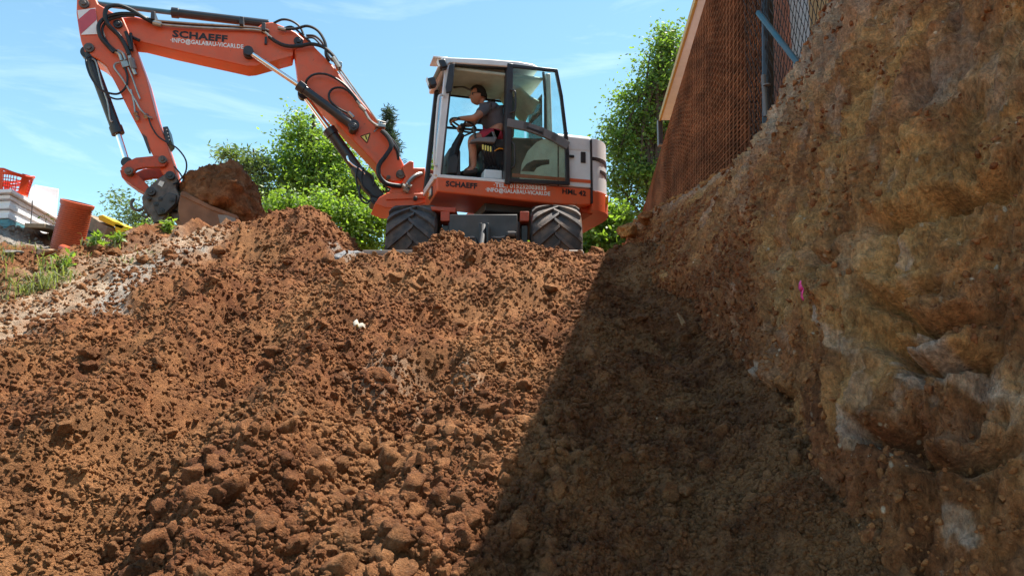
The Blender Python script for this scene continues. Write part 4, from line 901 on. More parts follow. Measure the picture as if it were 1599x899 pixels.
# black arcs painted on the side panel
mb = MB(); mb.prism(LP([(797,216),(850,216),(838,222),(824,236),(815,256),(811,282),(797,282)], YS), YS - .011, YS - .006); part(mb, 'black_graphic', M['black'], sidep)
mb = MB(); mb.prism(LP([(814,267),(822,256),(834,250),(858,249),(858,256),(846,258),(838,262),(834,268)], YS), YS - .011, YS - .004); part(mb, 'black_graphic', M['black'], sidep)
# cab ------------------------------------------------------------
cab = empty('cab', (0, 0, 0)); cab.parent = ex
YF = .22
FT, FB = L(702, 96, YS), L(683, 274, YS); BT, BB = L(796, 104, YS), L(793, 284, YS)
RTp, RBp = L(853, 113, YS), L(855, 220, YS)
def post(a, b, y0, wx, wy, m, name='post', bev=.012):
    (xa, za), (xb_, zb_) = a, b
    mb = MB().hexa([Vector((xb_ - wx / 2, y0 - wy, zb_)), Vector((xb_ + wx / 2, y0 - wy, zb_)), Vector((xb_ + wx / 2, y0, zb_)), Vector((xb_ - wx / 2, y0, zb_)),
                    Vector((xa - wx / 2, y0 - wy, za)), Vector((xa + wx / 2, y0 - wy, za)), Vector((xa + wx / 2, y0, za)), Vector((xa - wx / 2, y0, za))])
    return part(mb, name, M[m], cab, bevel=bev)
fm = (FT[0] * .45 + FB[0] * .55 + .02, FT[1] * .45 + FB[1] * .55)
post(FT, FB, YS, .085, .10, 'white', 'front_post'); 
post((FT[0] - .052, FT[1]), (FB[0] - .052, FB[1]), YS + .004, .018, .07, 'black', 'door_seal', .003)
post(FT, FB, YF + .10, .085, .08, 'black', 'front_post')
post((BT[0], BT[1]), (BB[0], BB[1]), YS + .005, .10, .10, 'black', 'door_post')
post((BT[0], BT[1]), (BB[0], BB[1]), YF + .07, .07, .06, 'black', 'door_post')
# rear corner of the cab: a curved white shell
post((L(857, 114, YS)[0], RTp[1]), (L(860, 220, YS)[0], z_hood - .05), YS - .02, .07, .09, 'white', 'rear_post')
post((L(857, 114, YS)[0], RTp[1]), (L(860, 220, YS)[0], z_hood - .05), YF + .07, .07, .06, 'white', 'rear_post')
# sill and low rails
part(MB().prism(LP([(683,272),(796,281),(796,286),(683,277)], YS), YS - .10, YS + .005), 'sill', M['white'], cab, bevel=.006)
part(MB().box(((FB[0] + BB[0]) / 2, (YS + YF) / 2, FB[1] - .01), (abs(FB[0] - BB[0]), YS - YF - .02, .03)), 'floor_plate', M['darkgrey'], cab)
part(MB().hexa([Vector((FB[0] + .04, YF + .03, FB[1] - .04)), Vector((FB[0] - .03, YF + .03, FB[1] - .04)), Vector((FB[0] - .03, YS - .02, FB[1] - .04)), Vector((FB[0] + .04, YS - .02, FB[1] - .04)),
                Vector((FB[0] + .04, YF + .03, FB[1] + .05)), Vector((FB[0] - .03, YF + .03, FB[1] + .05)), Vector((FB[0] - .03, YS - .02, FB[1] + .05)), Vector((FB[0] + .04, YS - .02, FB[1] + .05))]), 'windscreen_sill', M['white'], cab, bevel=.01)
# dark lower panel under windscreen
def quadpane(p, name, m, th=.006):
    p = [Vector(v) for v in p]; n = (p[1] - p[0]).cross(p[2] - p[0]).normalized() * th
    return part(MB().hexa([v for v in p] + [v + n for v in p]), name, M[m], cab)
quadpane([(FB[0], YF + .1, FB[1] + .06), (FB[0], YS - .11, FB[1] + .06), (FT[0], YS - .11, FT[1]), (FT[0], YF + .1, FT[1])], 'windscreen', 'glass')
zrail = (FB[1] * .55 + FT[1] * .45)
for (pa, pb, r) in (((702, 149), (793, 160), .016), ((693, 199), (793, 207), .018)):
    xa, za = L(*pa, YF + .04); xb_, zb_ = L(*pb, YF + .04); part(MB().cyl((xa, YF + .04, za), (xb_, YF + .04, zb_), r, 10), 'far_side_rail', M['black'], cab)
# far side: glazing and waist panel
xm = BT[0]
quadpane([(FB[0] - .05, YF + .03, zrail - .35), (BB[0], YF + .03, zrail - .35), (BT[0], YF + .03, FT[1] - .05), (FT[0] - .05, YF + .03, FT[1] - .05)], 'far_window', 'glass')
part(MB().hexa([Vector((FB[0] - .1, YF, FB[1])), Vector((BB[0] - .45, YF, FB[1])), Vector((BB[0] - .45, YF + .03, FB[1])), Vector((FB[0] - .1, YF + .03, FB[1])),
                Vector((FB[0] - .25, YF, FB[1] + .32)), Vector((BB[0] - .45, YF, FB[1] + .52)), Vector((BB[0] - .45, YF + .03, FB[1] + .52)), Vector((FB[0] - .25, YF + .03, FB[1] + .32))]), 'far_side_panel', M['darkgrey'], cab)
quadpane([(BB[0] - .05, YF + .04, z_mid), (RBp[0] + .05, YF + .04, z_mid), (RTp[0] + .05, YF + .04, BT[1] - .08), (BT[0] - .05, YF + .04, BT[1] - .08)], 'far_rear_window', 'glassg')
# rear wall: waist and big curved window, with torn lining above
rx = RTp[0] + .02
quadpane([(rx, YF + .1, z_mid - .02), (rx, YS - .12, z_mid - .02), (rx, YS - .12, BT[1] - .28), (rx, YF + .1, BT[1] - .28)], 'rear_window', 'glassg')
V = []; Fq = []; na_, nb_ = 22, 14
for i in range(na_):
    for j in range(nb_):
        s_ = i / (na_ - 1); t = j / (nb_ - 1)
        x = rx + .03 + (BT[0] - .06 - rx) * (1 - s_ ** 2.2) ; ang_ = t * PI / 2
        z = BT[1] - .07 - .34 * s_ ** 2.2
        V.append((x, YF + .08 + (YS - .24 - YF) * t, z + .03 * math.sin(t * 9 + s_ * 5) * s_ + .015 * math.sin(17 * s_ + 3 * t)))
Fq = [(i * nb_ + j, i * nb_ + j + 1, (i + 1) * nb_ + j + 1, (i + 1) * nb_ + j) for i in range(na_ - 1) for j in range(nb_ - 1)]
ln = part(MB().raw(V, Fq), 'rear_lining', M['liner'], cab); ln.modifiers.new('thick', 'SOLIDIFY').thickness = .02
# headrest behind
# roof: slab with a rounded tail, a thin visor in front, liner below
zr0 = L(702, 97, YS)[1]; zr1 = L(838, 106, YS)[1]
pr_ = LP([(689,89),(700,89.5),(760,92),(810,96),(832,100),(842,105),(842,108),(796,104.5),(703,98),(697,102),(690,101)], YS + .03)
roof = part(MB().prism(pr_, YF - .03, YS + .03), 'roof', M['white'], cab, bevel=.02)
part(MB().prism(LP([(677,86),(700,88),(700,90.5),(677,88.5)], YS), YS - .30, YS - .02), 'visor', M['white'], roof, bevel=.004)
for yv_ in (YS - .26, YS - .07): part(MB().tube([LV_(680, 89, yv_), LV_(691, 97, yv_)], .012, 6), 'visor_stay', M['lamp'], roof)
zl = zr0 - .03
mb = MB(); mb.box(((FT[0] + RTp[0]) / 2 - .02, (YS + YF) / 2, zl - .02), (abs(FT[0] - RTp[0]) - .1, YS - YF - .1, .05)); part(mb, 'roof_lining', M['liner'], roof, bevel=.02)
hb = LP([(708,118),(793,122),(793,133),(706,131)], YF + .22); part(MB().prism(hb, YF + .07, YF + .26), 'lining_rib', M['liner'], roof, bevel=.03, seg=3)
part(MB().prism(LP([(707,131),(793,134),(793,137),(707,134)], YF + .27), YF + .07, YF + .27), 'lining_edge', M['black'], roof, bevel=.006)
part(MB().tube([LV_(748,105,.8), LV_(749,113,.8), LV_(766,114,.8), LV_(768,106,.8)], .010, 6, closed=True), 'roof_hatch_frame', M['black'], roof)
part(MB().tube([LV_(727,124,.45), LV_(727,130,.45), LV_(741,130,.45), LV_(741,124,.45)], .008, 6, closed=True), 'lamp_frame', M['black'], roof)
for px in (780, 790): part(MB().box(LV_(px, 109, .9), (.05, .05, .03)), 'roof_switch', M['black'], roof)
part(MB().prism(LP([(703,98),(796,104),(796,107),(703,101)], YS + .01), YS - .06, YS + .008), 'door_header', M['black'], cab, bevel=.004)
part(MB().tube([LV_(712, 104, YF + .3), LV_(712, 116, YS - .3)], .02, 6), 'wiper_motor', M['black'], cab)
part(MB().tube([LV_(718, 100, YS - .1), LV_(711, 116, YS - .3)], .012, 6), 'roof_strut', M['black'], cab)
part(MB().tube([LV_(708, 137, YF + .35), LV_(722, 136, .6), LV_(736, 141, .7), LV_(752, 139, .6), LV_(762, 139, YF + .2)], .014, 6, sub=3), 'rear_view_frame', M['black'], cab)
# mirror blade, work lights, hand rail at the front
part(MB().prism(LP([(702,101),(710,98),(709,120),(706,143),(697,145),(696,136)], YS + .09), YS + .05, YS + .09), 'mirror', M['black'], cab, bevel=.008)
part(MB().tube([LV_(690, 101, YS + .02), LV_(682, 116, YS), LV_(676, 128, YS)], .028, 8), 'lamp_arm', M['wood'], cab)
for (px, py) in ((691, 102), (674, 130)):
    c = LV_(px, py, YS + .03); R = Matrix.Rotation(math.radians(20), 3, 'Y')
    wl = part(MB().box(c, (.10, .12, .12), R), 'work_light', M['black'], cab, bevel=.02); part(MB().box(c + Vector((.052, 0, .01)), (.01, .09, .09), R), 'lens', M['lamp'], wl)
part(MB().tube([LV_(694, 150, YS + .03), LV_(687, 149, YS + .07), LV_(684, 160, YS + .08), LV_(679, 220, YS + .08), LV_(678, 256, YS + .06), LV_(682, 258, YS + .02)], .014, 8, sub=3), 'hand_rail', M['white'], cab)
part(MB().tube([LV_(700, 108, YF + .5), LV_(690, 160, YF + .5)], .010, 6), 'wiper', M['black'], cab)

# open door, folded back along the body side
YD = YS + .07
door = empty('door', (0, 0, 0)); door.parent = ex
def bar(pxs, wd, m, name, par, yl=YD, dep=.035): 
    mb = MB()
    for a_, b_ in zip(pxs[:-1], pxs[1:]):
        pa, pb = LV_(*a_, yl), LV_(*b_, yl); d = (pb - pa); n = Vector((-d.z, 0, d.x)).normalized() * wd / 2; e = d.normalized() * wd * .35
        q = [pa - e - n, pb + e - n, pb + e + n, pa - e + n]; mb.hexa([v + Vector((0, -dep, 0)) for v in q] + q)
    return part(mb, name, M[m], par, bevel=.005)
bar([(797,102),(793,284)], .075, 'black', 'door_frame', door)
bar([(797,102),(868,110)], .045, 'black', 'door_frame', door, YD + .003)
bar([(869,110),(877,150),(884,208)], .045, 'black', 'door_frame', door, YD + .001)
bar([(884,208),(886,240),(887,286)], .055, 'black', 'door_frame', door, YD + .002)
bar([(796,281),(887,286)], .05, 'black', 'door_frame', door, YD + .004)
bar([(797,192),(822,197),(846,205),(866,214),(884,225)], .115, 'grey', 'door_rail', door, YD + .012, .05)
bar([(824,199),(846,207)], .03, 'black', 'door_latch', door, YD + .02)
def pane(pxs, name, m, yl=YD - .015): return part(MB().prism(LP(pxs, yl), yl - .006, yl), name, M[m], door)
pane([(799,104),(867,112),(876,150),(882,210),(866,208),(846,200),(822,193),(799,187)], 'upper_pane', 'glass')
pane([(798,196),(822,201),(846,209),(866,218),(883,228),(884,284),(797,280)], 'lower_pane', 'glassd')
part(MB().tube([LV_(797,140,YD+.01), LV_(804,143,YD+.05), LV_(805,150,YD+.05), LV_(805,166,YD+.05), LV_(803,174,YD+.05), LV_(797,176,YD+.01)], .013, 8, sub=3), 'door_handle', M['black'], door)
part(MB().tube([LV_(799,222,YD+.0), LV_(803,226,YD+.03), LV_(804,240,YD+.03), LV_(803,258,YD+.03), LV_(799,262,YD+.0)], .010, 8, sub=3), 'door_handle', M['black'], door)
# curved window edge seen through the door: quarter pillar of the cab
bar([(849,113),(852,150),(852,212)], .03, 'black', 'window_seal', cab, YS - .03)
bar([(798,188),(850,212)], .03, 'black', 'window_seal', cab, YS - .03)

# interior ---------------------------------------------------------
YM = .68
seat = part(MB().prism(LP([(748,214),(790,216),(796,222),(792,232),(752,230),(745,222)], YM + .24), YM - .22, YM + .22), 'seat', M['darkgrey'], cab, bevel=.03, seg=3)
part(MB().prism(LP([(782,218),(790,160),(797,158),(800,170),(797,222)], YM), YM - .2, YM + .2), 'seat_back', M['darkgrey'], cab, bevel=.03, seg=3)
part(MB().prism(LP([(752,232),(792,234),(794,276),(756,272)], YM + .2), YM - .2, YM + .18), 'seat_base', M['black'], cab, bevel=.02)
part(MB().prism(LP([(757,264),(784,266),(784,280),(755,278)], YM + .3), YM + .1, YM + .3), 'tool_box', M['white'], cab, bevel=.01)
part(MB().prism(LP([(748,215),(776,214),(779,206),(772,204),(776,216),(772,224),(748,222),(734,223),(736,219)], YM + .34), YM + .26, YM + .36), 'arm_console', M['grey'], cab, bevel=.012)
part(MB().tube([LV_(743, 218, YM + .3), LV_(741, 208, YM + .3), LV_(739, 199, YM + .3)], [.014, .022], 8), 'joystick', M['black'], cab)
for k in range(6):
    hose([(756 + 3.5 * k, 224, YM + .3), (757 + 3 * k, 240, YM + .32), (765 + 2 * k, 258, YM + .2)], .010, 'hose' if k % 2 else 'black', cab, 'console_cable')
for k in range(4): part(MB().box(LV_(754 + 4 * k, 230 + k, YM + .34), (.02, .02, .07)), 'hose_union', M['warn'], cab, bevel=.003)
hose([(772, 236, YM + .34), (780, 232, YM + .34), (790, 234, YM + .34)], .008, 'amber', cab, 'console_cable')
for k in range(9):
    hose([(752 + k * 4.5, 246 + (k * 7) % 9, YM + .1), (757 + k * 4.2, 258 + (k * 5) % 12, YM + .22), (756 + k * 4.6, 272, YM + .1)], .012, 'hose', cab, 'console_cable')
part(MB().prism(LP([(703,228),(712,222),(722,230),(722,272),(697,272),(697,252)], YM + .1), YM - .35, YM + .0), 'footwell_box', M['grey'], cab, bevel=.03, seg=3)
part(MB().tube([LV_(703, 262, YM), LV_(712, 228, YM), LV_(721, 210, YM)], [.075, .045], 10), 'steering_column', M['black'], cab)
part(MB().prism(LP([(700,246),(712,240),(717,250),(714,272),(697,272)], YM + .12), YM - .1, YM + .14), 'pedal_housing', M['darkgrey'], cab, bevel=.02)
c = LV_(723, 196, YM); ax = (LV_(732, 182, YM) - LV_(716, 206, YM)).normalized(); ax = Vector((-.0, 0, 0)) + (LV_(726, 190, YM) - LV_(712, 228, YM)).normalized()
u_, w_2 = basis(ax)
sw = part(MB().tube([c + u_ * math.cos(t) * .185 + w_2 * math.sin(t) * .185 for t in np.linspace(0, 2 * PI, 28, endpoint=False)], .015, 8, closed=True), 'steering_wheel', M['black'], cab)
part(MB().tube([c + u_ * .18, c - ax * .04, c - u_ * .18], .014, 6).tube([c + w_2 * .18, c - ax * .04, c - w_2 * .18], .014, 6).cyl(c - ax * .1, c + ax * .01, .04, 12), 'spokes', M['black'], sw)
part(MB().tube([LV_(721, 214, YM + .05), LV_(735, 208, YM + .12), LV_(742, 200, YM + .16)], .012, 6), 'column_lever', M['black'], cab)

# ------------------------------------------------------------------ wheels and undercarriage (axles square to the slope)
def loc(v): return EXI @ Vector(v)
def uc(mb, name, m, parent=None, **k): return mb.build(name, M[m], parent or ex, T=EXI, **k)
WXL, WXR = at(640, 350, 8.75).x, at(870.5, 350, 8.75).x
Rt, Wt = .57, .64; za = at(640, 325, 9.3).z - Rt + .015
def wheel(cx, cy):
    wr = empty('wheel', (0, 0, 0)); wr.parent = ex
    h = Wt / 2
    prof = [(.24, -h * .80), (.27, -h * .86), (.40, -h * 1.0), (.47, -h * .99), (Rt - .055, -h * .90), (Rt - .035, -h * .72), (Rt - .03, 0), (Rt - .035, h * .72), (Rt - .055, h * .90), (.47, h * .99), (.40, h * 1.0), (.27, h * .86), (.24, h * .80)]
    mb = MB().lathe(prof, (cx, cy, za), (1, 0, 0), 72)
    nl = 17
    for side in (-1, 1):
        for k in range(nl):
            a0 = 2 * PI * (k + (.5 if side > 0 else 0)) / nl; st_ = 7; ps = []
            for i in range(st_ + 1):
                t = i / st_; x = side * (-.03 + t * (h + .012)); a = a0 + .52 * t ** .9
                # chevron runs outwards and downwards on the front of the tyre
                ro = Rt + .012 - .030 * max(0, (abs(x) / h - .55)) ** 2 * 4; ro = ro if t < .86 else ro - .02 * (t - .86) / .14
                ri = Rt - .07; hw = (.046 + .012 * t) / Rt / 2 * 1.05
                ps.append((cx + x, a, ri, ro, hw))
            vs = []
            for (x, a, ri, ro, hw) in ps:
                for rr2, aa in ((ri, a - hw * 1.25), (ri, a + hw * 1.25), (ro, a + hw), (ro, a - hw)):
                    vs.append((x, cy - math.cos(aa) * rr2, za + math.sin(-aa) * -rr2 * -1 if False else za - math.sin(aa) * rr2))
            fs = [(0, 1, 2, 3), tuple(len(vs) - 4 + i for i in (3, 2, 1, 0))]
            for i in range(st_):
                b = i * 4
                for j in range(4): fs.append((b + j, b + (j + 1) % 4, b + 4 + (j + 1) % 4, b + 4 + j))
            mb.raw(vs, fs)
    uc(mb, 'tyre', 'tyre', wr, ang=38)
    prof = [(.05, -.10), (.20, -.10), (.21, -.22), (.245, -.26), (.25, -.24), (.235, 0), (.25, .24), (.245, .26), (.21, .22), (.20, .10), (.05, .10)]
    uc(MB().lathe(prof, (cx, cy, za), (1, 0, 0), 40), 'rim', 'redworn', wr)
    return wr
for wy_ in (9.32, 11.6):
    for wx_ in (WXL, WXR): wheel(wx_, wy_)
mx_ = (WXL + WXR) / 2
for wy_ in (9.32, 11.6): 
    uc(MB().cyl((WXL + .2, wy_, za), (WXR - .2, wy_, za), .11, 16).box((mx_, wy_, za), (.5, .34, .36)), 'axle', 'darkgrey', bevel=.01)
uc(MB().box((mx_, 10.4, za + .12), (.9, 3.0, .34)), 'chassis', 'darkgrey', bevel=.03)
a, b = at(702, 334, 8.55), at(808, 334, 8.55); zt_, zb2 = a.z, at(702, 380, 8.55).z
uc(MB().box(((a.x + b.x) / 2, 8.72, (zt_ + zb2) / 2), (b.x - a.x, .30, zt_ - zb2)), 'end_box', 'darkgrey', bevel=.01)
def ub_(p0, p1, Y0, Y1, m='black', name='bracket', bev=.006, par=None):
    a, b = at(*p0, Y0), at(*p1, Y0); return uc(MB().box(((a.x + b.x) / 2, (Y0 + Y1) / 2, (a.z + b.z) / 2), (abs(b.x - a.x), abs(Y1 - Y0), abs(a.z - b.z))), name, m, par, bevel=bev)
ub_((748,348),(752,384),8.35,8.6); ub_((759,348),(763,384),8.35,8.6)
uc(MB().tube([at(755, 352, 8.45), at(753, 372, 8.3), at(750, 395, 8.15)], .03, 10), 'blade_cylinder', 'darkgrey')
for s_ in (700, 790):
    ub_((s_,362),(s_+16,368),8.4,8.6); ub_((s_+1,366),(s_+6,392),8.42,8.5)
    uc(MB().cyl(at(s_ + 3, 365, 8.38), at(s_ + 14, 365, 8.38), .03, 10), 'pivot_pin', 'darkgrey')
uc(MB().tube([at(706, 368, 8.45), at(724, 372, 8.42), at(742, 372, 8.42), at(744, 386, 8.42)], .018, 8, sub=3), 'blade_link', 'black')
uc(MB().tube([at(797, 368, 8.45), at(780, 372, 8.42), at(768, 372, 8.42), at(766, 386, 8.42)], .018, 8, sub=3), 'blade_link', 'black')
for s_ in (688, 812):
    ub_((s_,330),(s_+14,345),8.9,9.3,'redworn','spring_plate'); ub_((s_+2,352),(s_+12,395),9.0,9.3,'black','blade_arm')
uc(MB().prism([(at(672,322,8.9).x, at(672,322,8.9).z), (at(712,324,8.9).x, at(712,324,8.9).z), (at(712,332,8.9).x, at(712,332,8.9).z), (at(674,328,8.9).x, at(674,328,8.9).z)], 8.9, 9.5), 'tie_plate', 'redworn', bevel=.01)
# dozer blade
a, b = at(568, 394, 8.15), at(909, 397, 8.15); 
prof = [(0, 0), (.03, .0), (.06, -.06), (.08, -.20), (.06, -.36), (.0, -.52), (-.04, -.52), (.0, -.36), (.02, -.20), (.0, -.08)]
x0, x1 = a.x, b.x; zt_ = (a.z + b.z) / 2
mb = MB(); n = len(prof)
mb.raw([(x, 8.12 + p[0], zt_ + p[1]) for x in (x0, x1) for p in prof], [tuple(range(n)), tuple(range(2 * n - 1, n - 1, -1))] + [(i, (i + 1) % n, (i + 1) % n + n, i + n) for i in range(n)])
dz = uc(mb, 'dozer_blade', 'blade', bevel=.005)
uc(MB().box(((x0 + x1) / 2, 8.17, zt_ + .006), (x1 - x0 + .02, .12, .05)), 'top_edge', 'blade', dz, bevel=.01)
for x in (x0, x1): uc(MB().box((x, 8.16, zt_ - .26), (.025, .2, .52)), 'end_plate', 'blade', dz, bevel=.005)
for s_ in (-.45, .45): uc(MB().box((mx_ + s_, 8.5, zt_ - .25), (.09, .75, .12)), 'blade_arm', 'black', dz, bevel=.01)

# ------------------------------------------------------------------ the driver
# joints as (pixel x, pixel y, local y) on the machine; one skinned surface
J = {}
def jn(n, px, py, y, r): J[n] = (LV_(px, py, y), r)
jn('pelvis', 779, 208, YM, (.15, .12)); jn('waist', 774, 196, YM, (.180, .145)); jn('chest', 766, 179, YM, (.195, .150)); jn('uchest', 760, 168, YM, (.165, .130)); jn('neck0', 755, 160, YM, (.062, .062)); jn('neck1', 750, 154, YM, (.058, .058)); jn('skull', 748, 150, YM, (.07, .07))
for s, nm in ((1, 'l'), (-1, 'r')):
    jn('sh' + nm, 758, 170, YM + s * .17, (.068, .062)); 
jn('ell', 741, 185, YM + .30, (.052, .052)); jn('wrl', 717, 185, YM + .14, (.030, .026)); jn('hal', 711, 187, YM + .10, (.036, .020))
jn('elr', 738, 194, YM - .26, (.045, .045)); jn('wrr', 722, 196, YM - .04, (.030, .026)); jn('har', 717, 199, YM + .01, (.036, .020))
for s, nm in ((1, 'l'), (-1, 'r')):
    jn('hip' + nm, 772, 212, YM + s * .10, (.095, .09)); jn('kn' + nm, 736, 218 - (0 if s > 0 else 2), YM + s * .17, (.062, .066)); jn('ca' + nm, 738, 234, YM + s * .17, (.060, .060)); jn('an' + nm, 740 - (s < 0) * 4, 262, YM + s * .15, (.036, .040)); jn('ft' + nm, 728 - (s < 0) * 4, 269, YM + s * .16, (.036, .028))
E = [('pelvis','waist'),('waist','chest'),('chest','uchest'),('uchest','neck0'),('neck0','neck1'),('neck1','skull'),
     ('uchest','shl'),('shl','ell'),('ell','wrl'),('wrl','hal'),('uchest','shr'),('shr','elr'),('elr','wrr'),('wrr','har'),
     ('pelvis','hipl'),('hipl','knl'),('knl','cal'),('cal','anl'),('anl','ftl'),('pelvis','hipr'),('hipr','knr'),('knr','car'),('car','anr'),('anr','ftr')]
for hnd in ('hal', 'har'):
    c = J[hnd][0]; pre = J['wr' + hnd[-1]][0]; d = (c - pre).normalized(); sd = Vector((0, 1, 0)); dn_ = d.cross(sd).normalized(); dn_ = dn_ if dn_.z < 0 else -dn_
    for k, ln_ in enumerate((.072, .080, .075, .060)):
        o_ = c + d * .02 + sd * (.027 - .018 * k); J[hnd + 'f%da' % k] = (o_ + d * ln_ * .45 + dn_ * .006, (.0095, .0095)); J[hnd + 'f%db' % k] = (o_ + d * ln_ * .75 + dn_ * .03, (.008, .008)); J[hnd + 'f%dc' % k] = (o_ + d * ln_ * .82 + dn_ * .055, (.007, .007))
        E += [(hnd, hnd + 'f%da' % k), (hnd + 'f%da' % k, hnd + 'f%db' % k), (hnd + 'f%db' % k, hnd + 'f%dc' % k)]
    J[hnd + 'ta'] = (c + sd * .045 - d * .01 + dn_ * .015, (.011, .011)); J[hnd + 'tb'] = (c + sd * .055 + d * .025 + dn_ * .03, (.009, .009)); E += [(hnd, hnd + 'ta'), (hnd + 'ta', hnd + 'tb')]
def skinned(edges, grow=0.0, root=None, scale_r=1.0, sub=2):
    names = []; [names.append(n) for e in edges for n in e if n not in names]
    me = bpy.data.meshes.new('s'); me.from_pydata([J[n][0] for n in names], [(names.index(a), names.index(b)) for a, b in edges], []); me.update()
    o = bpy.data.objects.new('s', me); COL.objects.link(o)
    o.modifiers.new('skin', 'SKIN')
    if not me.skin_vertices: me.skin_vertices.new() if hasattr(me.skin_vertices, 'new') else None
    if me.skin_vertices:
        for i, n in enumerate(names):
            r = J[n][1]; me.skin_vertices[0].data[i].radius = (r[0] * scale_r + grow, r[1] * scale_r + grow); me.skin_vertices[0].data[i].use_root = (n == (root or names[0]))
    ss = o.modifiers.new('sub', 'SUBSURF'); ss.levels = sub; ss.render_levels = sub
    bpy.context.view_layer.update()
    m2 = bpy.data.meshes.new_from_object(o.evaluated_get(bpy.context.evaluated_depsgraph_get())); bpy.data.objects.remove(o); return m2
bm = bmesh.new(); me = skinned(E); bm.from_mesh(me)
# head: skull, jaw, nose, lips, ears; it faces the machine's front
hc = LV_(746.5, 150.5, YM) ; Vh, Fh = ICO[4]; V = Vh.copy()
V = V * np.array([.108, .082, .128])
x, y_, z = V[:, 0], V[:, 1], V[:, 2]
V[:, 0] += np.where((z < -.02) & (x > 0), .012 * smooth(-.02, -.09, z), 0); V[:, 0] -= np.where((z < -.02) & (x < 0), .035 * smooth(-.02, -.11, z) * 1, 0) * -1
V[:, 1] *= 1 - .28 * smooth(-.01, -.11, z)
V[:, 0] += .030 * np.exp(-((z + .012) / .018) ** 2 - (y_ / .013) ** 2) * (x > .05)
V[:, 0] += .008 * np.exp(-((z + .05) / .008) ** 2 - (y_ / .022) ** 2) * (x > .05) + .010 * np.exp(-((z + .085) / .018) ** 2 - (y_ / .025) ** 2) * (x > .03)
V[:, 0] -= .010 * np.exp(-((z - .012) / .014) ** 2 - ((np.abs(y_) - .03) / .014) ** 2) * (x > .05)
Rh = Matrix.Rotation(math.radians(6), 3, 'Y'); tmp = [bm.verts.new(hc + Rh @ Vector(v)) for v in V]
for f_ in Fh: bm.faces.new([tmp[i] for i in f_])
for s in (-1, 1):
    r = bmesh.ops.create_icosphere(bm, subdivisions=2, radius=1.0); 
    for v in r['verts']: v.co = hc + Rh @ Vector((v.co.x * .018 - .012, v.co.y * .010 + s * .075, v.co.z * .032 - .008))
me = bpy.data.meshes.new('person'); bm.to_mesh(me); bm.free(); me.polygons.foreach_set('use_smooth', [True] * len(me.polygons))
pers = link('person', me, M['skin']); pers.matrix_world = EXM.copy()
tag(pers, 'driver in grey t-shirt, red shorts and sunglasses leaning on the steering wheel in the cab', 'person')
def cloth(name, edges, grow, m, root=None, cut=None, sub=2):
    me = skinned(edges, grow, root, sub=sub)
    if cut:
        bm = bmesh.new(); bm.from_mesh(me)
        for pt, nrm in cut: bmesh.ops.bisect_plane(bm, geom=bm.verts[:] + bm.edges[:] + bm.faces[:], plane_co=pt, plane_no=nrm, clear_outer=True)
        bm.to_mesh(me); bm.free()
    me.polygons.foreach_set('use_smooth', [True] * len(me.polygons)); me.name = name; return link(name, me, M[m], pers)
def mid(a, b, t, r): J[a + b + 'm'] = (J[a][0].lerp(J[b][0], t), r); return a + b + 'm'
sl_l = mid('shl', 'ell', .62, (.064, .060)); sl_r = mid('shr', 'elr', .62, (.064, .060))
J['collar'] = (J['uchest'][0].lerp(J['neck0'][0], .55), (.085, .08))
cloth('t_shirt', [('pelvis','waist'),('waist','chest'),('chest','uchest'),('uchest','collar'),('uchest','shl'),('shl',sl_l),('uchest','shr'),('shr',sl_r)], .014, 'shirt', 'pelvis')
tl = mid('hipl', 'knl', .72, (.088, .085)); tr_ = mid('hipr', 'knr', .72, (.088, .085))
cloth('shorts', [('pelvis','hipl'),('hipl',tl),('pelvis','hipr'),('hipr',tr_)], .016, 'shorts', 'pelvis')
for nm in 'lr':
    J['heel' + nm] = (J['an' + nm][0] + Vector((-.03, 0, -.055)), (.045, .04)); J['toe' + nm] = (J['ft' + nm][0] + Vector((.04, 0, -.02)), (.042, .032)); J['ank' + nm] = (J['an' + nm][0], (.048, .05))
    cloth('shoe', [('ank' + nm, 'heel' + nm), ('heel' + nm, 'toe' + nm)], .004, 'shoe')
# hair: a cap over the back and top of the skull
V = Vh.copy(); kp = (V[:, 2] > -.35 - .0 * V[:, 0]) & ~((V[:, 0] > .35) & (V[:, 2] < .52)) & ~((V[:, 0] > -.05) & (V[:, 2] < .10))
Fk = Fh[kp[Fh].all(1)]; Vq = V * np.array([.117, .090, .135]) * (1 + .05 * fbm(V[:, 0] * 5, V[:, 1] * 5, V[:, 2] * 5, o=3))[:, None]; Vq[:, 2] += np.where(V[:, 2] > .5, .012, 0)
me = np_mesh('hair', np.array([(hc + Rh @ Vector(v))[:] for v in Vq]), Fk); hr = link('hair', me, M['hair'], pers); hr.modifiers.new('t', 'SOLIDIFY').thickness = -.012
mb = MB()
for s in (-1, 1):
    mb.prism([(0, 0), (.0, .032), (.012, .032), (.016, .0)], 0, 0) if False else None
    c = hc + Rh @ Vector((.088, s * .032, .018)); mb.box(c, (.012, .052, .036)); mb.tube([hc + Rh @ Vector((.082, s * .062, .026)), hc + Rh @ Vector((.03, s * .079, .024)), hc + Rh @ Vector((-.02, s * .08, .014))], .005, 6)
mb.build('sunglasses', M['black'], pers, bevel=.004)

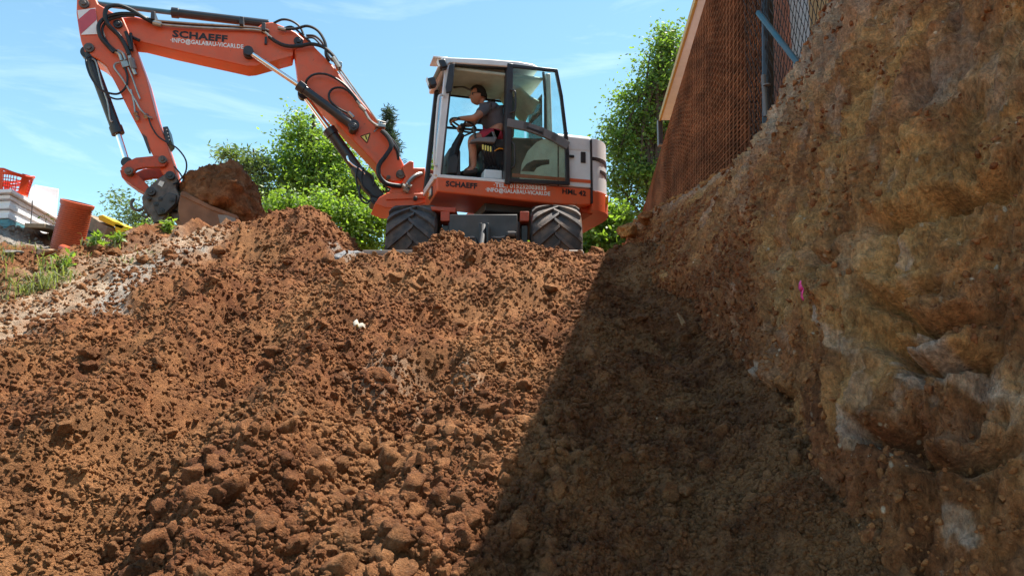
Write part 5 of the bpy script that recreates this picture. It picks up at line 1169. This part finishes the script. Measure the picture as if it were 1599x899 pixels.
# ------------------------------------------------------------------ building on the right
def eave(y): return 2.705 + .090 * (y - 9.94)
def house_part(x0, x1, y0, y1, z0, z1, name, m, par, skew=True, bev=0):
    p = [(eave(y0) + x0, y0), (eave(y0) + x1, y0), (eave(y1) + x1, y1), (eave(y1) + x0, y1)]
    return MB().slabxy(p, z0, z1).build(name, M[m], par, bevel=bev)
bd = empty('building', (4, 10, 1.2)); tag(bd, 'rendered house with a cream eave standing above the bank behind the rusty mats', 'building')
def hp(*a, **k):
    o = house_part(*a, **k); o.matrix_parent_inverse = Matrix.Translation((-4, -10, -1.2)); return o
ZE = 5.62
hp(.52, 7, 7.35, 14.5, .8, ZE, 'wall', 'salmon', bd); hp(.51, 7, 6.72, 7.35, .8, ZE, 'wall_band', 'whitewall', bd); hp(.50, 7, -1.5, 6.72, .8, ZE, 'wall', 'tan', bd)
hp(0, 7.2, -1.7, 14.7, ZE, ZE + .10, 'soffit', 'cream', bd); hp(-.04, 0, -1.7, 14.72, ZE - .012, ZE + .10, 'eave_board', 'ochre', bd)
hp(.20, .225, -1.6, 14.65, ZE - .012, ZE - .001, 'soffit_joint', 'darkgrey', bd)
x0, x1 = eave(-1.7), eave(14.7)
o = MB().raw([(x0 + .02, -1.7, ZE + .101), (x1 + .02, 14.75, ZE + .101), (x1 + 7.3, 14.75, ZE + .101), (x0 + 7.3, -1.7, ZE + .101), (x0 + 3.5, -1.7, ZE + 1.2), (x1 + 3.5, 14.75, ZE + 1.2)], [(0, 1, 5, 4), (3, 4, 5, 2), (0, 4, 3), (1, 2, 5), (0, 3, 2, 1)]).build('roof', M['rooftile'], bd, smooth=False); o.matrix_parent_inverse = Matrix.Translation((-4, -10, -1.2))
# louvred vent at the far end
c = at(1027, 208, 14.8)
lv = MB().box(c + Vector((.05, 0, 0)), (.10, .12, .55)).build('vent_frame', M['grey'], bd); lv.matrix_parent_inverse = Matrix.Translation((-4, -10, -1.2))
mb = MB()
for k in range(4): mb.box(c + Vector((.015 + .022 * k, -.07, 0)), (.010, .03, .50))
o = mb.build('louvre', M['darkgrey'], bd); o.matrix_parent_inverse = Matrix.Translation((-4, -10, -1.2))

# rusty reinforcement mats leaning on the wall side: bars crossing in two directions
VPx, VPy = 980.0, 410.0
def mat_pt(k, yr, dY=0.0):
    px = VPx + (1190 - VPx) * k; py = VPy + (yr - VPy) * k
    return at(px, py, 7.25 * k ** -.15 + dY)
def rebar_mat(nv, nh, ph, dY, label, rad):
    root = empty('rebar_mat', mat_pt(.6, 200, dY)); base = root.location.copy(); r_ = random.Random(int(ph * 100))
    ks = [math.exp(-2.32 * (i + ph) / nv) for i in range(nv)]
    for k in ks:
        k2 = k * (1 + r_.uniform(-.003, .003))
        P_ = [mat_pt(k2, yr, dY + r_.uniform(-.004, .004)) - base for yr in (-290, -100, 60, 230, 430)]
        o = MB().tube(P_, rad * (1 + .5 * (k < .3)), 5).build('bar', M['rust'], root)
    for j in range(nh):
        yr = -290 + (j + ph) * (700 / nh)
        P_ = [mat_pt(k, yr + r_.uniform(-1, 1), dY - .018) - base for k in np.geomspace(1.0 if yr < 250 else .8, .085, 7)]
        MB().tube(P_, rad * 1.25, 5).build('bar', M['rust'], root)
    tag(root, label, 'rebar mat', 'rusty reinforcement mats')
rebar_mat(68, 42, .0, 0.0, 'front rusty steel reinforcement mat above the cut bank', .0058)
rebar_mat(62, 42, .5, .09, 'second rusty reinforcement mat just behind the front one', .0058)
rebar_mat(50, 40, .27, .17, 'rearmost rusty reinforcement mat against the dark gap by the house', .008)
# added sheet behind the mats: the wall's shade is put into its dark colour
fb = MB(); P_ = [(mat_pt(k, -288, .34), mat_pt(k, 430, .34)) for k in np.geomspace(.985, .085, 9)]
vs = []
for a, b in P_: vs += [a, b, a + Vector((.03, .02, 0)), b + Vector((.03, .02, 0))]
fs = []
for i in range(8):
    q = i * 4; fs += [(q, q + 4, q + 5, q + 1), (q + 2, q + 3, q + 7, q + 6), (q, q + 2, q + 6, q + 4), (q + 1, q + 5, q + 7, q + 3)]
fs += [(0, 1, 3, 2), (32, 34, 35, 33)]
o = fb.raw(vs, fs).build('shade_sheet', M['matshade']); tag(o, 'dark brown sheet added behind the reinforcement mats for the shade there', 'board')

# posts, brace and wire fence between the mats and the bank
A = at(1198, -60, 6.6); B = at(1200, 230, 6.6)
o = MB().cyl(B, A, .055, 14).build('fence_post', M['black']); tag(o, 'dark upright fence post widened over the dark gap beside the rusty mats', 'post')  # real post, widened so its black also stands for the shaded gap
A = at(1192, 118, 6.45); B = at(1196, 182, 6.45)
o = MB().cyl(B, A, .022, 12).cyl(at(1197.5, 132, 6.42), at(1197.5, 134, 6.42), .035, 10).build('grey_tube', M['grey']); tag(o, 'short light grey tube standing in the dark gap by the post', 'tube')
A = at(1184, 20, 6.3); B = at(1246, 99, 5.75)
o = MB().cyl(B, A, .025, 14).cyl(B, B + (B - A).normalized() * .015, .034, 14).build('blue_brace', M['blue'], bevel=.004); tag(o, 'blue steel brace slanting down from the mats to the bank', 'brace')
mb = MB(); r_ = random.Random(5)
def fpt(s, z):      # along the fence, s in metres from the far post
    a = Vector((2.42, 7.15, 0)); b = Vector((2.36, 4.4, 0)); d = (b - a).normalized(); return Vector((a.x + d.x * s, a.y + d.y * s, z))
cw_, ch_ = .085, .075
n0 = 34; m0 = 60
jit = {(i, j): (r_.uniform(-.008, .008), r_.uniform(-.012, .012)) for i in range(n0 + 1) for j in range(m0 + 1)}
def nd(i, j): return fpt(i * cw_ + (j % 2) * cw_ / 2 + jit[(i, j)][0], 1.75 + j * ch_ - .0006 * (i - 12) ** 2 + jit[(i, j)][1])
for j in range(m0):
    for i in range(n0):
        if j % 2 == 0: prs = [((i, j), (i, j + 1))] + ([((i, j), (i - 1, j + 1))] if i else [])
        else: prs = [((i, j), (i, j + 1)), ((i, j), (i + 1, j + 1))]
        for a_, b_ in prs:
            pa, pb = nd(*a_), nd(*b_); d = pb - pa; m_ = pa + d * .5
            mb.tube([pa, pa.lerp(pb, .25) + Vector((0, .0, 0)), pb], .0035, 3)
o = mb.build('wire_fence', M['wire'], smooth=False); tag(o, 'dark diamond wire netting hanging between the bank and the house', 'fence')

# ------------------------------------------------------------------ pink tape on the bank
def bank_hit(px, py):
    d = ray(px, py); best = None
    q = np.stack([VXa, VYa, VZa], -1).reshape(-1, 3); u = q[:, 0] / np.maximum(q[:, 1], .1) - d.x / d.y; v = q[:, 2] / np.maximum(q[:, 1], .1) - d.z / d.y
    e = u * u + v * v + np.where(q[:, 1] < 1, 9, 0); k = np.argsort(e)[:12]; k = k[np.argmin(q[k, 1])]; return Vector(q[k])
p = bank_hit(1256, 456); mb = MB()
prev = None
for i in range(5):
    w_ = (.022, .036, .034, .02, .007)[i]; c = p + Vector((-.03 - .006 * (i % 2), -.02 - .004 * i, .035 - .021 * i)); q = (c + Vector((-w_ * .2, -w_, .004 * (i % 3))), c + Vector((w_ * .3, w_, 0)))
    if prev: mb.raw([prev[0], prev[1], q[1], q[0]], [(0, 1, 2, 3)])
    prev = q
o = mb.build('pink_tape', M['pink']); o.modifiers.new('t', 'SOLIDIFY').thickness = .003; tag(o, 'bright pink scrap of marking tape stuck in the clay bank', 'tape')

# ------------------------------------------------------------------ things on the upper left ground
# insulation boards on a teal pallet
STK = Vector(at(66, 352, 8.7)); STK.z = at(40, 352, 8.7).z
def stackpt(u, v, z): # u along the long edge going right and away, v towards the left and back
    a = Vector(at(18, 300, 8.55)); du = (Vector(at(100, 322, 9.9)) - a); du.z = 0; du.normalize(); dv = Vector((-du.y, du.x, 0)); dv = Vector((-1, .12, 0)).normalized()
    return a.x + du.x * u + dv.x * v, a.y + du.y * u + dv.y * v, z
z = at(18, 350, 8.55).z; ztop = at(18, 297, 8.55).z
def board(u0, u1, v0, v1, z0, z1, tilt, name, m, label, cat, group=None, par=None, sag=0.0):
    c = [stackpt(u0, v0, 0), stackpt(u1, v0, 0), stackpt(u1, v1, 0), stackpt(u0, v1, 0)]
    base = Vector(((c[0][0] + c[2][0]) / 2, (c[0][1] + c[2][1]) / 2, z0))
    lo = [Vector((x, y, z0 + tilt * t)) - base for (x, y, _), t in zip(c, (0, 1, 1, 0))]; hi = [v + Vector((0, 0, z1 - z0)) for v in lo]
    o = MB().hexa(lo + hi).build(name, M[m], par, bevel=.006); o.location = base
    if label: tag(o, label, cat, group)
    return o
th_ = (ztop - z - .07) / 6
names = ['lowest', 'second lowest', 'third from the bottom', 'fourth from the bottom', 'second from the top', 'topmost']
for k in range(6):
    board(-.02 + (.05 if k % 2 else 0) - (.10 if k == 5 else 0), 2.3 + .15 * (k % 3), (-.04 if k == 5 else .02 * (k % 2)), 1.6, z + .07 + th_ * k + .002 * k, z + .07 + th_ * (k + 1) - .004, -.02 * k, 'insulation_board', 'foam',
          'white polystyrene insulation board, ' + names[k] + ' of the stack left of the pipe', 'insulation board', 'white insulation boards in the stack')
pal = empty('pallet', stackpt(.6, .4, z)); tag(pal, 'teal pallet under the stack of white insulation boards', 'pallet')
PB = pal.location.copy()
def pallet_bar(u0, u1, v0, v1, z0, z1, name):
    o = board(u0, u1, v0, v1, z0, z1, 0, name, 'teal', None, None); o.parent = pal; o.matrix_parent_inverse = Matrix.Translation(-PB)
for v in (0, .55, 1.1): pallet_bar(0, 1.9, v, v + .12, z + .0, z + .065, 'deck_board')
for u_1 in (0, .6, 1.2): pallet_bar(u_1, u_1 + .12, -.02, 1.2, z - .03, z + .02, 'bearer'); pallet_bar(u_1, u_1 + .13, 0, .13, z - .14, z - .032, 'block')
pallet_bar(-.02, 1.9, -.01, .13, z - .17, z - .142, 'runner')
# strap round the stack
o = MB().tube([Vector(stackpt(.42, -.05, ztop - .02)), Vector(stackpt(.42, -.055, z + .0))], .006, 5).build('strap', M['darkgrey']); tag(o, 'thin dark strap hanging down the side of the white stack', 'strap')
# white box behind
p = at(60, 318, 9.9); o = MB().box((0, 0, 0), (.22, .30, .5)).build('white_box', M['foam'], bevel=.006); o.location = p + Vector((0, .1, .05)); o.rotation_euler = (0, 0, -.75); o.location.z = at(60, 291, 9.9).z - .25
tag(o, 'white box standing behind the basket on the stack', 'box')
# laundry basket: tapered frame of slats with holes
bs = empty('laundry_basket', at(5, 296, 8.9)); tag(bs, 'orange red plastic laundry basket with slotted sides on the white boards', 'basket')
bs.location.z = ztop + .02; RB = Matrix.Rotation(math.radians(-24), 3, 'Z')
def bpt(t, h):     # rounded rectangle, growing upwards
    a, b = .30 + .05 * h / .26, .19 + .04 * h / .26; n = 3.2; ct, st2 = math.cos(t), math.sin(t)
    return RB @ Vector((a * abs(ct) ** (2 / n) * (1 if ct > 0 else -1), b * abs(st2) ** (2 / n) * (1 if st2 > 0 else -1), h))
ts = np.linspace(0, 2 * PI, 49)[:-1]
def band(h0, h1, t_idx, name, th=.006):
    mb = MB()
    for i in t_idx:
        a, b = ts[i], ts[(i + 1) % 48] if i < 47 else 2 * PI
        q = [bpt(a, h0), bpt(b, h0), bpt(b, h1), bpt(a, h1)]; c = sum(q, Vector()) / 4; n = Vector((c.x, c.y, 0)).normalized() * th
        mb.hexa(q + [v + n for v in q])
    return mb.build(name, M['basket'], bs)
band(0, .02, range(48), 'base_ring', .01); band(.20, .235, range(48), 'upper_band', .008)
dip = lambda t: .035 * max(0, math.cos(2 * t)) 
MB().tube([bpt(t, .262 - dip(t)) for t in ts], .017, 8, closed=True).build('rim', M['basket'], bs)
mb = MB().raw([bpt(t, .004) for t in ts] , [tuple(range(48))]); mb.build('base', M['basket'], bs)
for i in range(0, 48):
    if i % 8 in (0, 1): band(.02, .25, [i], 'panel', .007)
mb = MB()
for i in range(48):
    if i % 8 not in (0, 1):
        a = bpt(ts[i] + .03, .01); b = bpt(ts[i] + .03, .21); mb.tube([a, b], .0055, 4)
for h in (.055, .09, .125, .16): mb.tube([bpt(t, h) for t in ts], .0055, 4, closed=True)
mb.build('lattice', M['basket'], bs)
# corrugated pipe, leaning
pb = Vector(at(103, 392, 7.95)); ax_ = (Vector(at(127, 324, 7.95)) - pb); Lp_ = ax_.length; ax_.normalize(); ax_ = (ax_ + Vector((0, -.16, 0))).normalized()
prof = []; n = 22; R0 = .160
for i in range(n):
    h = Lp_ * i / n; dh = Lp_ / n
    prof += [(R0 * .935, h), (R0 * .935, h + dh * .30), (R0, h + dh * .42), (R0, h + dh * .88)]
prof += [(R0 * 1.0, Lp_), (R0 * 1.05, Lp_ + .004), (R0 * 1.06, Lp_ + .04), (R0 * .95, Lp_ + .045), (R0 * .90, Lp_), (R0 * .90, .02)]
pp = empty('corrugated_pipe', pb); tag(pp, 'orange brown corrugated drain pipe standing tilted beside the white stack', 'pipe')
MB().lathe(prof, (0, 0, 0), ax_, 40).build('pipe_body', M['pipe'], pp, ang=28)
# timber and yellow things right of the pipe
def plank(p0, p1, w, h, name, m, label, cat):
    p0, p1 = Vector(p0), Vector(p1); d = (p1 - p0); c = (p0 + p1) / 2; R = d.to_track_quat('X', 'Z').to_matrix()
    o = MB().box((0, 0, 0), (d.length, w, h), R).build(name, M[m], bevel=.004); o.location = c; tag(o, label, cat); return o
plank(at(54, 352, 8.3), at(95, 362, 8.9), .22, .05, 'timber_board', 'wood', 'grey brown plank sticking out below the white stack toward the pipe', 'plank')
plank(at(142, 346, 8.5), at(172, 366, 8.3), .12, .16, 'timber_beam', 'wood', 'dark timber beam lying right of the pipe under the yellow panel', 'beam')
plank(at(128, 362, 8.6), at(160, 384, 8.3), .2, .14, 'timber_beam', 'darkgrey', 'dark box section lying behind the base of the pipe', 'beam')
yb = empty('yellow_panel', at(172, 354, 8.25)); tag(yb, 'bright yellow bent plastic panel among weeds right of the pipe', 'panel')
def yq(lst, dep, name):
    q = [Vector(at(a, b - 9, 8.25)) - yb.location for a, b in lst]; mb = MB(); n = len(q)
    mb.raw(q + [v + Vector((.02, dep, 0)) for v in q], [tuple(range(n)), tuple(range(2 * n - 1, n - 1, -1))] + [(i, (i + 1) % n, (i + 1) % n + n, i + n) for i in range(n)]); mb.build(name, M['yellow'], yb, bevel=.008)
yq([(153,346),(160,344),(172,351),(178,354),(186,356),(196,362),(190,367),(176,362),(162,356),(154,352)], .30, 'top_sheet'); yq([(178,357),(196,362),(192,372),(183,380),(180,370)], .06, 'front_flap')
plank(at(146, 338, 8.8), at(158, 345, 8.7), .02, .02, 'iron_bar', 'black', 'thin dark bar end poking up behind the yellow panel', 'bar')
# orange pipe stub and rubble
o = MB().cyl(at(98, 388, 7.5), at(110, 393, 7.3), .045, 14).build('pipe_stub', M['pipe']); tag(o, 'short orange pipe stub on the ground before the large pipe', 'pipe')
r_ = random.Random(9); Pp = []; S_ = []
nS = 2600
xs_ = RNG.uniform(-6.4, -3.9, nS); ys_ = RNG.uniform(7.0, 9.2, nS); m_ = masks(xs_, ys_)[1] > .15; xs_, ys_ = xs_[m_], ys_[m_]
S_ = .004 + .022 * RNG.random(len(xs_)) ** 2.5
strew('gravel', 'grey gravel and small stones on the upper left ground', np.stack([xs_, ys_, height(xs_, ys_) + S_ * .3], 1), S_, STONEC, M['stone'])
xs_ = np.concatenate([RNG.normal(c[0], .22, 120) for c in PATH[1:]]); ys_ = np.concatenate([RNG.normal(c[1], .22, 120) for c in PATH[1:]])
S_ = .005 + .016 * RNG.random(len(xs_)) ** 2.5
strew('path_stones', 'pale small stones strewn over the light trodden strip', np.stack([xs_, ys_, height(xs_, ys_) + S_ * .3], 1), S_, BUFFC, M['slab'])
for i, (px, py, s, lab) in enumerate(((20, 398, .10, 'flat grey stone at the left edge of the picture below the grass'), (72, 398, .09, 'long pale stone in front of the large orange pipe'), (175, 398, .10, 'brown clod of earth on the crest right of the weeds'), (148, 392, .09, 'dark earthy lump just right of the pipe foot'))):
    stone('crest_stone', px, py, s, 60 + i, M['slab'] if i in (1,) else (M['stone'] if i == 0 else M['soil']), lab, 'stone', sc=(1.6, .8, .5) if i < 2 else (1, .8, .8), sub=4, rough=.25)

# ------------------------------------------------------------------ plants
def leaf_mesh(name, C, size, m, parent=None, aspect=.5, droop=.3, rng=None):
    """one leaf per point: a folded diamond of two triangles each side"""
    rng = rng or RNG; n = len(C)
    d = rng.normal(size=(n, 3)); d[:, 2] = d[:, 2] * .6 - droop; d /= np.linalg.norm(d, axis=1)[:, None]
    s = np.cross(d, rng.normal(size=(n, 3))); s /= np.linalg.norm(s, axis=1)[:, None]
    L_ = (size * rng.uniform(.6, 1.3, n))[:, None]; w = L_ * aspect / 2
    V = np.stack([C, C + d * L_ * .5 + s * w, C + d * L_, C + d * L_ * .5 - s * w], 1).reshape(-1, 3)
    Fc = np.arange(4 * n).reshape(n, 4); me = np_mesh(name, V, Fc, False); return link(name, me, m, parent)
def clumps(blobs, n_cl, per, spread, rng, shell=.55):
    """leaf positions in many small clumps spread through a set of ellipsoids; returns also the clump centres"""
    w = np.array([b[3] * b[4] * b[5] for b in blobs]) ** .75; w /= w.sum(); out = []; cen = []
    for b, k in zip(blobs, rng.multinomial(n_cl, w)):
        v = rng.normal(size=(k, 3)); v /= np.linalg.norm(v, axis=1)[:, None]; r = (shell + (1 - shell) * rng.random(k))[:, None]
        c = np.array(b[:3]) + v * r * np.array(b[3:6]); cen.append(c)
        for q in c:
            m_ = int(per * rng.uniform(.4, 1.6)); sp = spread * rng.uniform(.6, 1.5)
            out.append(q + rng.normal(size=(m_, 3)) * sp * np.array([1, 1, .7]))
    return np.concatenate(out), np.concatenate(cen)
def limbs(base, tips, r0, parent, nm='trunk', m='bark', top=None):
    mb = MB(); b = Vector((0, 0, 0)); t = Vector(top) if top is not None else Vector((0, 0, 1))
    mb.tube([b, b.lerp(t, .4) + Vector((.05, 0, 0)), t], [r0, r0 * .35], 8, sub=3)
    for q in tips:
        q = Vector(q); s = b.lerp(t, random.uniform(.25, .95)); mid_ = s.lerp(q, .5) + Vector((random.uniform(-.15, .15), random.uniform(-.15, .15), random.uniform(.0, .25))) * (q - s).length * .5
        mb.tube([s, mid_, q], [r0 * .35, r0 * .06], 5, sub=3)
    return mb.build(nm, M[m], parent)
def plant(name, label, cat, base, blobs, n_cl, per, spread, size, leafm, seed, group=None, r0=.12, shell=.5, ntips=22, aspect=.5, droop=.3):
    rng = np.random.default_rng(seed); random.seed(seed)
    root = empty(name, base); tag(root, label, cat, group); b = np.array(base)
    bl = [(bx_ - b[0], by_ - b[1], bz_ - b[2], rx_, ry2, rz2) for bx_, by_, bz_, rx_, ry2, rz2 in blobs]
    C, cen = clumps(bl, n_cl, per, spread, rng, shell)
    leaf_mesh('crown', C, size, M[leafm], root, aspect, droop, rng)
    top = max(bl, key=lambda q: q[2]); idx_ = rng.choice(len(cen), min(ntips, len(cen)), replace=False)
    limbs(base, cen[idx_], r0, root, top=(top[0] * .8, top[1] * .8, top[2]))
    return root
def blob(px, py, Y, wpx, hpx, dep=None):
    p = at(px, py, Y); rx_ = wpx / F * Y; rz2 = hpx / F * Y; return (p.x, p.y, p.z, rx_, dep or (rx_ + rz2) / 2, rz2)
def gp(px, Y): p = at(px, 380, Y); return (p.x, Y, 1.2)
# broadleaf tree right
plant('broadleaf_tree', 'tall broadleaf tree rising between the excavator tail and the rusty mats', 'tree', gp(1010, 19),
      [blob(1030,110,19,34,55), blob(985,165,19,30,45), blob(1020,210,19.5,50,60), blob(965,215,19,26,42), blob(985,275,19,42,45), blob(1060,160,19.5,45,80), blob(975,325,19,28,26), blob(1035,300,19.5,45,60), blob(1050,70,19,25,30), blob(948,235,19,14,16), blob(1040, 52, 19, 14, 12)],
      440, 72, .21, .11, 'leafB', 3, r0=.22, shell=.35, ntips=60)
plant('bush', 'bright green bush behind the right tyre and the end of the bank', 'bush', gp(940, 14), [blob(925,352,14,26,24), blob(955,345,14,24,22), blob(985,380,14,22,20), blob(905,385,14,26,26), blob(950,385,14,40,30), blob(975,365,14,14,22)], 190, 60, .13, .12, 'leafA', 4, r0=.05, shell=.2)
# left group
plant('leafy_tree', 'bright leafy tree behind the boom left of the cab', 'tree', gp(500, 15), [blob(475,205,15,26,32), blob(520,245,15,45,40), blob(455,265,15,38,38), blob(500,300,15,70,45), blob(445,235,15,16,20), blob(560,300,15,40,40), blob(485,180,15,14,10)],
      340, 62, .17, .088, 'leafA', 5, r0=.12, shell=.3, ntips=50)
plant('bush', 'sunny green bushes directly behind the mound left of the tyre', 'bush', gp(520, 12.5), [blob(445,325,12.5,32,26), blob(500,330,12.5,36,30), blob(560,345,12.5,40,34), blob(600,345,12.5,20,30), blob(430,350,12.5,26,20), blob(545,385,12.5,60,22), blob(480,372,12.5,40,18)],
      280, 60, .13, .078, 'leafA', 6, r0=.05, shell=.15)
plant('willow_bush', 'sparse feathery blue green bush behind the earth lump in the bucket', 'bush', gp(410, 14.5), [blob(365,240,14.5,26,13), blob(400,260,14.5,36,22), blob(405,300,14.5,28,36), blob(430,330,14.5,22,30), blob(345,246,14.5,12,5), blob(390,232,14.5,12,6)],
      110, 34, .13, .12, 'leafC', 7, r0=.05, shell=.2, aspect=.28, ntips=50)
plant('thin_bush', 'very sparse thin bush behind the quick coupler at the left', 'bush', gp(215, 12), [blob(205,335,12,30,22), blob(190,310,12,16,10), blob(225,350,12,30,18), blob(255,345,12,18,22), blob(175,345,12,14,16), blob(245,285,12,10,8)],
      70, 26, .10, .08, 'leafC', 8, r0=.03, shell=.1, aspect=.3, ntips=40)
# low green behind the machine
plant('hedge', 'green hedge seen under the machine between the tyres', 'hedge', gp(750, 15), [blob(680,385,15,40,22), blob(740,385,15,40,20), blob(820,382,15,40,26), blob(870,385,15,40,24)], 160, 60, .15, .13, 'leafA', 12, r0=.05, shell=.1)
# conifer: whorls of needle sprays
def conifer(px, pytop, pybase, Y, wpx, label, seed):
    rng = np.random.default_rng(seed); base = Vector(gp(px, Y)); root = empty('pine_tree', base); tag(root, label, 'pine')
    top = Vector(at(px, pytop, Y)) - base; zb_ = at(px, pybase, Y).z - base.z; mb = MB().tube([(0, 0, 0), top], [.14, .015], 8); pts_ = []
    nw = 20
    for i in range(nw):
        t = i / nw; z = top.z - (top.z - zb_) * (t ** 1.0) - .05; R = (wpx / F * Y) * (t * 1.05 + .06)
        for k in range(6):
            a = rng.uniform(0, 6.28); e = Vector((math.cos(a) * R, math.sin(a) * R, R * .28 + .1)) * rng.uniform(.6, 1.15); s = Vector((top.x * z / top.z, top.y * z / top.z, z)); mb.tube([s, s + e * .5 + Vector((0, 0, -.04)), s + e], [.022, .008], 4)
            m_ = int(30 + 170 * R); tt = rng.uniform(.15, 1.05, m_)[:, None]; q = np.array(s) + np.array(e) * tt + rng.normal(size=(m_, 3)) * .055; pts_.append(q)
    mb.build('trunk', M['bark'], root); leaf_mesh('needles', np.concatenate(pts_), .15, M['needle'], root, .16, -.25, rng)
conifer(606, 175, 330, 20, 42, 'dark blue green pine tree rising behind the boom beside the cab', 31)

# grass and weeds at the left
def tuft(mb, p, n, h, spread, lean, rng):
    for _ in range(int(n * .42)):
        a = rng.uniform(0, 6.28); b = p + Vector((rng.gauss(0, spread), rng.gauss(0, spread), 0)); l = h * rng.uniform(.5, 1.2); ln_ = rng.uniform(.1, 1.0) * lean
        d = Vector((math.cos(a), math.sin(a), 0)); w = Vector((-d.y, d.x, 0)) * .004 * rng.uniform(.6, 1.5)
        m1 = b + d * l * ln_ * .35 + Vector((0, 0, l * .55)); t_ = b + d * l * ln_ * 1.1 + Vector((0, 0, l * max(.12, .8 - .6 * ln_)))
        mb.raw([b - w, b + w, m1 + w, m1 - w, t_], [(0, 1, 2, 3), (3, 2, 4)])
rg = random.Random(4); mb = MB()
for (px, py, n, h, sp, le) in ((40, 462, 130, .22, .07, 1.2), (64, 452, 150, .24, .08, 1.2), (85, 442, 110, .2, .08, 1.2), (104, 432, 50, .14, .06, 1.1), (4, 408, 60, .2, .06, .8), (10, 440, 70, .2, .08, .9), (70, 425, 40, .26, .05, .7), (98, 418, 40, .2, .05, .8), (15, 392, 90, .10, .12, .8), (40, 388, 80, .08, .12, .8), (150, 384, 60, .14, .08, .9), (168, 390, 70, .12, .1, .9), (185, 412, 40, .09, .08, .9), (205, 408, 30, .07, .06, .9), (240, 398, 30, .06, .05, .9), (125, 402, 30, .1, .07, .9), (0, 470, 50, .16, .06, 1.0)):
    tuft(mb, hit(px, py), n, h, sp, le, rg)
o = mb.build('grass', M['grass'], smooth=False); tag(o, 'tufts of grass on the upper left ground', kind='stuff')
def weed(px, py, hpx, n, label, seed, size=.07, p=None):
    p = hit(px, py) if p is None else p; rng = np.random.default_rng(seed); root = empty('weed', p); tag(root, label, 'weed'); H = hpx / F * p.y; mb = MB(); C = []
    for k in range(n):
        a = rng.uniform(0, 6.28); e = Vector((math.cos(a) * H * .35, math.sin(a) * H * .3, H)) * rng.uniform(.6, 1.05); mb.tube([Vector(), e * .5 + Vector((0, 0, .02)), e], [.005, .002], 4)
        m_ = 14; tt = rng.uniform(.3, 1.03, m_)[:, None]; C.append(np.array(e) * tt + rng.normal(size=(m_, 3)) * .025)
    mb.build('stem', M['grass'], root); leaf_mesh('leaves', np.concatenate(C), size, M['leafA'], root, .4, .0, rng)
weed(150, 388, 24, 8, 'leafy green weed standing between the pipe and the yellow panel', 51)
weed(186, 380, 16, 5, 'small leafy weed in front of the right end of the yellow panel', 52)
weed(98, 425, 30, 4, 'thin stalked weed with few leaves on the pale strip edge', 53)
weed(76, 375, 42, 3, 'tall thin grass stalks in front of the stacked boards', 54, .05)
weed(265, 372, 24, 10, 'green weeds growing at the crest beside the coupler', 55, p=Vector(at(262, 366, 8.4)))
weed(222, 384, 30, 9, 'leafy weeds at the crest left of the round stone', 56, p=Vector(at(222, 376, 8.35)))
